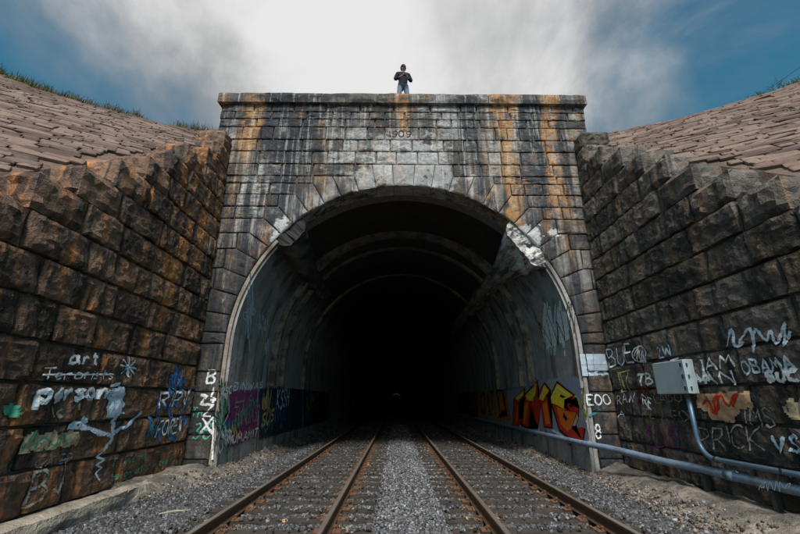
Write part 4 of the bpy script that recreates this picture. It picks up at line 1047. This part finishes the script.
# carved date: shade of the cuts painted as raised dark strokes
text(FP, '1909', (389.2, 137), (410.5, 137), 6.2, .024, m_cut_shade, 90, jit=.01)

# ------------------------------------------------------------------ pipe, conduit, box
pp = thing('water_pipe', (5.3, 6, .2)); tag(pp, 'long grey-blue metal pipe running low along the wall into the tunnel', 'pipe')
pts = [(5.36, -1.0, .27), (5.36, 4, .27), (5.36, 8.0, .26), (5.2, 8.9, .28), (4.85, 10.2, .37), (4.6, 11.1, .40), (4.58, 12.5, .40), (4.58, 20, .40), (4.58, 60, .40)]
def smoothpath(p, n=6):
    q = [Vector(a) for a in p]; out = []
    for i in range(len(q)-1):
        p0, p1, p2, p3 = q[max(i-1, 0)], q[i], q[i+1], q[min(i+2, len(q)-1)]
        for t in range(n):
            u = t / n; out.append(.5 * ((2*p1) + (p2-p0)*u + (2*p0-5*p1+4*p2-p3)*u*u + (3*p1-p0-3*p2+p3)*u**3) if (p2-p1).length < 3 else p1.lerp(p2, u))
    return out + [q[-1]]
mb = MB(); path = smoothpath(pts); mb.tube(path, .072, 14); o = mb.build('pipe_run', m_pipe, None, True); adopt(o, pp)
for y in (1.5, 5.4, 7.35):
    mb = MB(); mb.tube([(5.36, y - .09, .268), (5.36, y + .09, .267)], .088, 14); adopt(mb.build('coupling', m_pipe, None, True), pp)
for y in (3.2, 6.6, 8.0):
    mb = MB(); mb.box(5.33, 5.40, y - .04, y + .04, -.5, .19); mb.box(5.30, 5.56, y - .05, y + .05, .155, .19); adopt(mb.build('bracket', m_steel), pp)
for y in (12, 15, 18):
    mb = MB(); mb.box(4.5, 4.70, y - .03, y + .03, .27, .32); adopt(mb.build('bracket', m_steel), pp)
scribble(Face('R', pp, None, 5.288, .004), 758, 790, 483, 490, 12, .007, P['white'], 95)
bx = thing('electrical_box', (5.3, 8.45, 1.5)); tag(bx, 'pale grey-blue metal electrical box mounted on the dark stone wall', 'electrical box')
BX0 = 5.25
A_ = on_x(652, 364, BX0); B_ = on_x(690, 396, BX0)
ya, yb, zt, zb = A_.y, on_x(683, 362, BX0).y, 2.20, 1.57
yb = 8.02 if yb > 8.2 else yb; 
mb = MB(); mb.box(BX0 + .02, 5.44, yb, ya, zb, zt); o = mb.build('body', m_box); adopt(o, bx)
bv_ = o.modifiers.new('bevel', 'BEVEL'); bv_.width = .012; bv_.segments = 2
mb = MB(); mb.box(BX0 - .005, BX0 + .022, yb + .01, ya - .0, zb + .01, zt - .01); o = mb.build('door', m_box); adopt(o, bx)
bv_ = o.modifiers.new('bevel', 'BEVEL'); bv_.width = .006; bv_.segments = 2
for k in (.16, .5, .84):
    z = zb + (zt - zb) * k; mb = MB(); mb.box(BX0 - .028, BX0 + .0, yb + .04, yb + .085, z - .035, z + .035); adopt(mb.build('latch', m_steel), bx)
    mb = MB(); mb.tube([(BX0 + .05, yb - .012, z - .03), (BX0 + .05, yb - .012, z + .03)], .014, 8); adopt(mb.build('hinge', m_steel), bx)
for z in (zb - .05, zt - .02):
    for yy_ in (yb + .12, ya - .2): mb = MB(); mb.box(5.40, 5.50, yy_, yy_ + .08, z, z + .07); adopt(mb.build('mounting_bracket', m_steel), bx)
cd = thing('conduit', (5.33, 7.8, .5)); tag(cd, 'thin grey-blue conduit dropping from the electrical box and bending along the wall', 'conduit')
yc_ = yb + .18
bend = [(5.33, yc_, zb), (5.33, yc_, .82)] + [(5.33, yc_ - .34 * (1 - math.cos(a)), .82 - .34 * math.sin(a)) for a in [R(15 * k) for k in range(1, 7)]] + [(5.33, yc_ - .8, .48), (5.33, -1, .48)]
mb = MB(); mb.tube(bend, .042, 10); adopt(mb.build('conduit_run', m_conduit, None, True), cd)
mb = MB(); mb.tube([(5.33, yc_, zb - .06), (5.33, yc_, zb + .0)], .058, 10); adopt(mb.build('coupling', m_steel, None, True), cd)
mb = MB(); mb.tube([(5.33, yc_ - .42, .48), (5.33, yc_ - .34, .48)], .052, 10); adopt(mb.build('coupling', m_steel, None, True), cd)
for y in (6.3, 4.2):
    mb = MB(); mb.box(5.28, 5.52, y - .02, y + .02, .43, .445); mb.box(5.28, 5.292, y - .02, y + .02, .43, .53); adopt(mb.build('clamp', m_steel), cd)

# ------------------------------------------------------------------ person on the parapet
def skin_mesh(name, verts, edges, radii, root, mat, parent, sub=2):
    me = bpy.data.meshes.new(name); me.from_pydata(verts, edges, []); o = link(name, me)
    md = o.modifiers.new('s', 'SKIN'); md.use_smooth_shade = True
    for i, r in enumerate(radii):
        sv = me.skin_vertices[0].data[i]; sv.radius = r if isinstance(r, tuple) else (r, r); sv.use_root = (i == root)
    sb = o.modifiers.new('u', 'SUBSURF'); sb.levels = sub; sb.render_levels = sub
    dg = bpy.context.evaluated_depsgraph_get(); ev = o.evaluated_get(dg); m2 = bpy.data.meshes.new_from_object(ev)
    bpy.data.objects.remove(o); m2.name = name; m2.materials.clear(); m2.materials.append(mat); return link(name, m2, None, parent)
PX, PYY, PZ = 0.0, PY + .56, 11.22
person = thing('person', (PX, PYY, PZ)); tag(person, 'person in navy sweater and blue jeans standing on the parapet holding a small camera', 'person')
# body: head, neck, torso under clothes (skin), arms and hands
V = [(0,0,.93),(0,0,1.15),(0,-.01,1.36),(0,-.02,1.47),(0,-.045,1.53),(0,-.055,1.60),(0,-.05,1.68),
     (.19,0,1.36),(.27,-.03,1.12),(.13,-.23,1.04),(.07,-.29,1.06),(-.19,0,1.36),(-.27,-.03,1.12),(-.13,-.23,1.04),(-.07,-.29,1.06),
     (.10,0,.86),(.15,-.02,.48),(.17,.0,.08),(-.10,0,.86),(-.15,-.02,.48),(-.17,.0,.08),(.18,-.14,.04),(-.18,-.14,.04)]
E_ = [(0,1),(1,2),(2,3),(3,4),(4,5),(5,6),(2,7),(7,8),(8,9),(9,10),(2,11),(11,12),(12,13),(13,14),(0,15),(15,16),(16,17),(0,18),(18,19),(19,20),(17,21),(20,22)]
RD = [(.13,.09),(.13,.09),(.13,.085),.05,(.06,.075),(.072,.09),(.05,.065),.055,.042,.03,.035,.055,.042,.03,.035,.08,.055,.04,.08,.055,.04,.04,.04]
skin_mesh('body', V, E_, RD, 0, m_skin, person)
# sweater
V2 = [(0,0,.84),(0,0,1.15),(0,-.005,1.34),(0,-.015,1.425),(.20,0,1.37),(.285,-.02,1.11),(.15,-.205,1.035),(-.20,0,1.37),(-.285,-.02,1.11),(-.15,-.205,1.035)]
E2 = [(0,1),(1,2),(2,3),(2,4),(4,5),(5,6),(2,7),(7,8),(8,9)]
skin_mesh('sweater', V2, E2, [(.165,.12),(.17,.125),(.165,.11),(.075,.07),.078,.066,.05,.078,.066,.05], 0, m_navy, person)
V3 = [(0,.0,.97),(.095,0,.84),(.145,-.02,.48),(.165,0,.06),(-.095,0,.84),(-.145,-.02,.48),(-.165,0,.06)]
skin_mesh('jeans', V3, [(0,1),(1,2),(2,3),(0,4),(4,5),(5,6)], [(.165,.115),(.105,.11),.08,.07,(.105,.11),.08,.07], 0, m_jeans, person)
for s in (-1, 1):
    skin_mesh('shoe', [(s*.165, .04, .05), (s*.17, -.08, .045), (s*.175, -.19, .035)], [(0,1),(1,2)], [.05, .05, .035], 0, m_black, person, 1)
    for k in range(4):
        skin_mesh('finger', [(s*.075, -.30, 1.035 + k*.02), (s*.05, -.345, 1.04 + k*.02), (s*.02, -.355, 1.04 + k*.02)], [(0,1),(1,2)], [.011, .010, .008], 0, m_skin, person, 1)
    skin_mesh('thumb', [(s*.07, -.28, 1.09), (s*.05, -.31, 1.118), (s*.025, -.325, 1.115)], [(0,1),(1,2)], [.012, .011, .009], 0, m_skin, person, 1)
# hair / cap, ears, nose, brow
mb = MB()
for j in range(7):
    t = R(90) * j / 6
    for i in range(14):
        a = 2 * math.pi * i / 14; drop = (.075 if math.sin(a) > -.2 else .02) if j == 0 else 0
        mb.v.append((.094 * math.cos(a) * math.cos(t) , -.045 + .115 * math.sin(a) * math.cos(t), 1.645 + .105 * math.sin(t) - drop))
for j in range(6):
    for i in range(14): mb.f.append((j*14+i, j*14+(i+1) % 14, (j+1)*14+(i+1) % 14, (j+1)*14+i))
mb.build('hair', m_black, person, True)
mb = MB(); mb.tube([(0, -.145, 1.635), (0, -.168, 1.59), (0, -.14, 1.583)], [.010, .017, .012], 8); mb.build('nose', m_skin, person, True)
for s in (-1, 1):
    mb = MB(); mb.tube([(s*.082, -.05, 1.575), (s*.094, -.045, 1.61), (s*.086, -.05, 1.645)], [.012, .02, .012], 8); mb.build('ear', m_skin, person, True)
    mb = MB(); mb.tube([(s*.045, -.132, 1.632), (s*.018, -.136, 1.632)], .010, 6); mb.build('eye', m_black, person, True)
mb = MB(); mb.tube([(-.03, -.136, 1.548), (0, -.142, 1.546), (.03, -.136, 1.548)], .008, 6); mb.build('mouth', m_black, person, True)
cm = MB(); cm.box(-.06, .06, -.335, -.305, 1.025, 1.105); cm.tube([(0, -.335, 1.065), (0, -.375, 1.065)], .03, 12)
co = cm.build('camera_held', m_black); co.location = (PX, PYY, PZ); tag(co, 'small black camera held in both hands by the person on the parapet', 'camera')

person.scale = (1.05, 1.05, 1.05); co.scale = person.scale; person.rotation_euler = co.rotation_euler = (0, 0, R(9))
# ------------------------------------------------------------------ grass on the crests, bare shrubs
def grass(s, seed, ntuft):
    rs = random.Random(seed); v = []; f = []; cols = []
    for t in range(ntuft + 260):
        ax = rs.uniform(6.3, 15); yc = crest_y(ax); p = Vector((s * ax, yc + abs(rs.gauss(.05, .18)), 0)); p.z = slope_z(ax, yc) - .03
        dens = noise.noise(Vector((ax * .8, s * 3, 0)))
        if t < ntuft:
            if dens < (-.25 if s < 0 else .12): continue
            H = rs.uniform(.06, .30) * (1.35 if dens > .2 else 1) * (1 if s < 0 else .6)
        else:                                                    # weeds in the joints of the paving
            y_ = yc - rs.uniform(.1, 5.0); p = Vector((s * ax, y_, slope_z(ax, y_) - .04)); H = rs.uniform(.04, .11)
            if noise.noise(Vector((ax * .9, y_ * .9, s))) < .1: continue
        for k in range(rs.randint(7, 13)):
            a = rs.uniform(0, 6.28); ln = H * rs.uniform(.5, 1.25); le = rs.uniform(.1, .7); w = rs.uniform(.004, .009)
            b = p + Vector((rs.uniform(-.08, .08), rs.uniform(-.08, .08), 0)); d = Vector((math.cos(a), math.sin(a), 0)); sdv = Vector((-d.y, d.x, 0)) * w
            i = len(v); m = b + d * ln * le * .35 + Vector((0, 0, ln * .6)); e = b + d * ln * le + Vector((0, 0, ln))
            v += [b - sdv, b + sdv, m + sdv * .8, m - sdv * .8, e]; f += [(i, i+1, i+2, i+3), (i+3, i+2, i+4)]
            c = rs.choice(((.08, .11, .03), (.20, .17, .08), (.17, .15, .06), (.05, .08, .02), (.14, .11, .055))); cols += [(*c, 1)] * 5
    o = mesh_obj('grass', v, f, m_grass); at = o.data.color_attributes.new('stone_colour', 'FLOAT_COLOR', 'POINT'); at.data.foreach_set('color', [q for c in cols for q in c])
    tag(o, 'ragged green grass fringe along the crest above the %s wall' % ('brown' if s < 0 else 'dark'), 'grass', kind='stuff')
grass(-1, 3, 900); grass(1, 4, 700)
def shrub(px, py_base, h, seed, label, s=1, back=2.0):
    rs = random.Random(seed); d = ray(px, py_base); 
    # stand on the hill a little behind the crest
    t = 11.5 / d.y; p = CAMP + d * t; ax = abs(p.x); yc = crest_y(ax) + back; t = yc / d.y; p = CAMP + d * t
    base = Vector((p.x, yc, slope_z(abs(p.x), crest_y(abs(p.x))) - .06 * back - .1))
    root = thing('bare_shrub', base); tag(root, label, 'shrub', 'bare shrubs on the hill'); mbt = MB(); mbw = MB()
    def grow(q, dr, ln, r, lv):
        n = 4; pts = [q]; dd = dr.copy()
        for i in range(n):
            dd = (dd + Vector((rs.gauss(0, .16), rs.gauss(0, .16), rs.gauss(.03, .1)))).normalized(); pts.append(pts[-1] + dd * ln / n)
        (mbt if lv < 1 else mbw).tube(pts, [r * (1 - .65 * i / n) for i in range(n + 1)], 5 if lv < 2 else 3, False)
        if lv < 3:
            for i in range(rs.randint(3, 5)):
                k = rs.randint(1, n); a = rs.uniform(0, 6.28); nd_ = (dd + Vector((math.cos(a), math.sin(a), rs.uniform(-.1, .5))) * .75).normalized()
                grow(pts[k], nd_, ln * rs.uniform(.45, .7), r * .5, lv + 1)
    for k in range(3): grow(Vector((rs.uniform(-.1, .1), rs.uniform(-.1, .1), 0)), Vector((rs.uniform(-.5, .5), rs.uniform(-.4, .4), 1)).normalized(), h * .6, .028, 0)
    mbt.build('stem', m_bark, root); mbw.build('twigs', m_bark, root)
shrub(592, 128, 1.9, 1, 'low bare shrub just past the end of the portal cornice', back=2.5)
shrub(640, 122, 1.5, 2, 'sparse bare shrub on the hill over the lower steps of paving', back=2.5)
shrub(662, 116, 1.4, 5, 'small round bare shrub beside the sparse one on the hill', back=2.2)
shrub(742, 96, 1.15, 3, 'tall twiggy bare shrub near the overhead cable', back=1.6)
shrub(773, 86, 1.0, 4, 'wide bare shrub under the overhead cable', back=1.4)
cb_ = MB(); e0 = on_y(722, 99, 15); e1 = on_y(860, 22, 11); e0.z -= .9; cp = []
for i in range(17):
    t = i / 16; q = e0.lerp(e1, t); q.z -= .25 * 4 * t * (1 - t) * .5; cp.append(q)
pole = thing('utility_pole', (e1.x, e1.y, 9)); tag(pole, 'utility pole on the hill carrying the overhead cable', 'pole')
cb_.tube(cp, .007, 5); adopt(cb_.build('cable', m_black), pole)
mb = MB(); mb.tube([(e1.x, e1.y, 8.5), (e1.x, e1.y, e1.z + .3)], [.13, .10], 10); adopt(mb.build('post', m_bark, None, True), pole)
mb = MB(); mb.tube([(e0.x, e0.y, 8.2), (e0.x, e0.y, e0.z + .05)], [.05, .05], 8); adopt(mb.build('anchor_post', m_bark, None, True), pole)

# ------------------------------------------------------------------ litter
def litter(name, me, mat, loc, rot, label, cat):
    o = link(name, me, mat); o.location = loc; o.rotation_euler = rot; return tag(o, label, cat)
mb = MB(); mb.tube([(0, 0, 0), (.22, .02, .012), (.47, .0, .0), (.66, .04, .015)], [.012, .014, .011, .006], 6)
o = mb.build('stick', simple('dry_stick', (0.42, 0.36, 0.27), 0.9, 0.4, 20, 0.3)); o.location = (-3.95, 7.25, -.245); o.rotation_euler = (0, 0, R(28)); tag(o, 'pale dry stick lying on the ballast beside the brown wall', 'stick')
litter('wrapper', block_mesh(.26, .12, .05, 931, .03, .05, 'wrapper'), simple('plastic_wrapper', (0.62, 0.58, 0.66), 0.4, 0.3, 9, 0.4), (-3.5, 5.35, -.24), (0, R(4), R(20)), 'crumpled whitish wrapper lying on the ballast near the kerb', 'litter')
litter('loose_stone', block_mesh(.07, .06, .05, 932, .012, .03, 'loose_stone'), simple('orange_stone', (0.55, 0.36, 0.20), 0.9, 0.3, 20, 0.3), (-1.86 + .05, 6.5, -.2), (0, 0, R(30)), 'single orange stone lying between the rails of the track by the brown wall', 'stone')
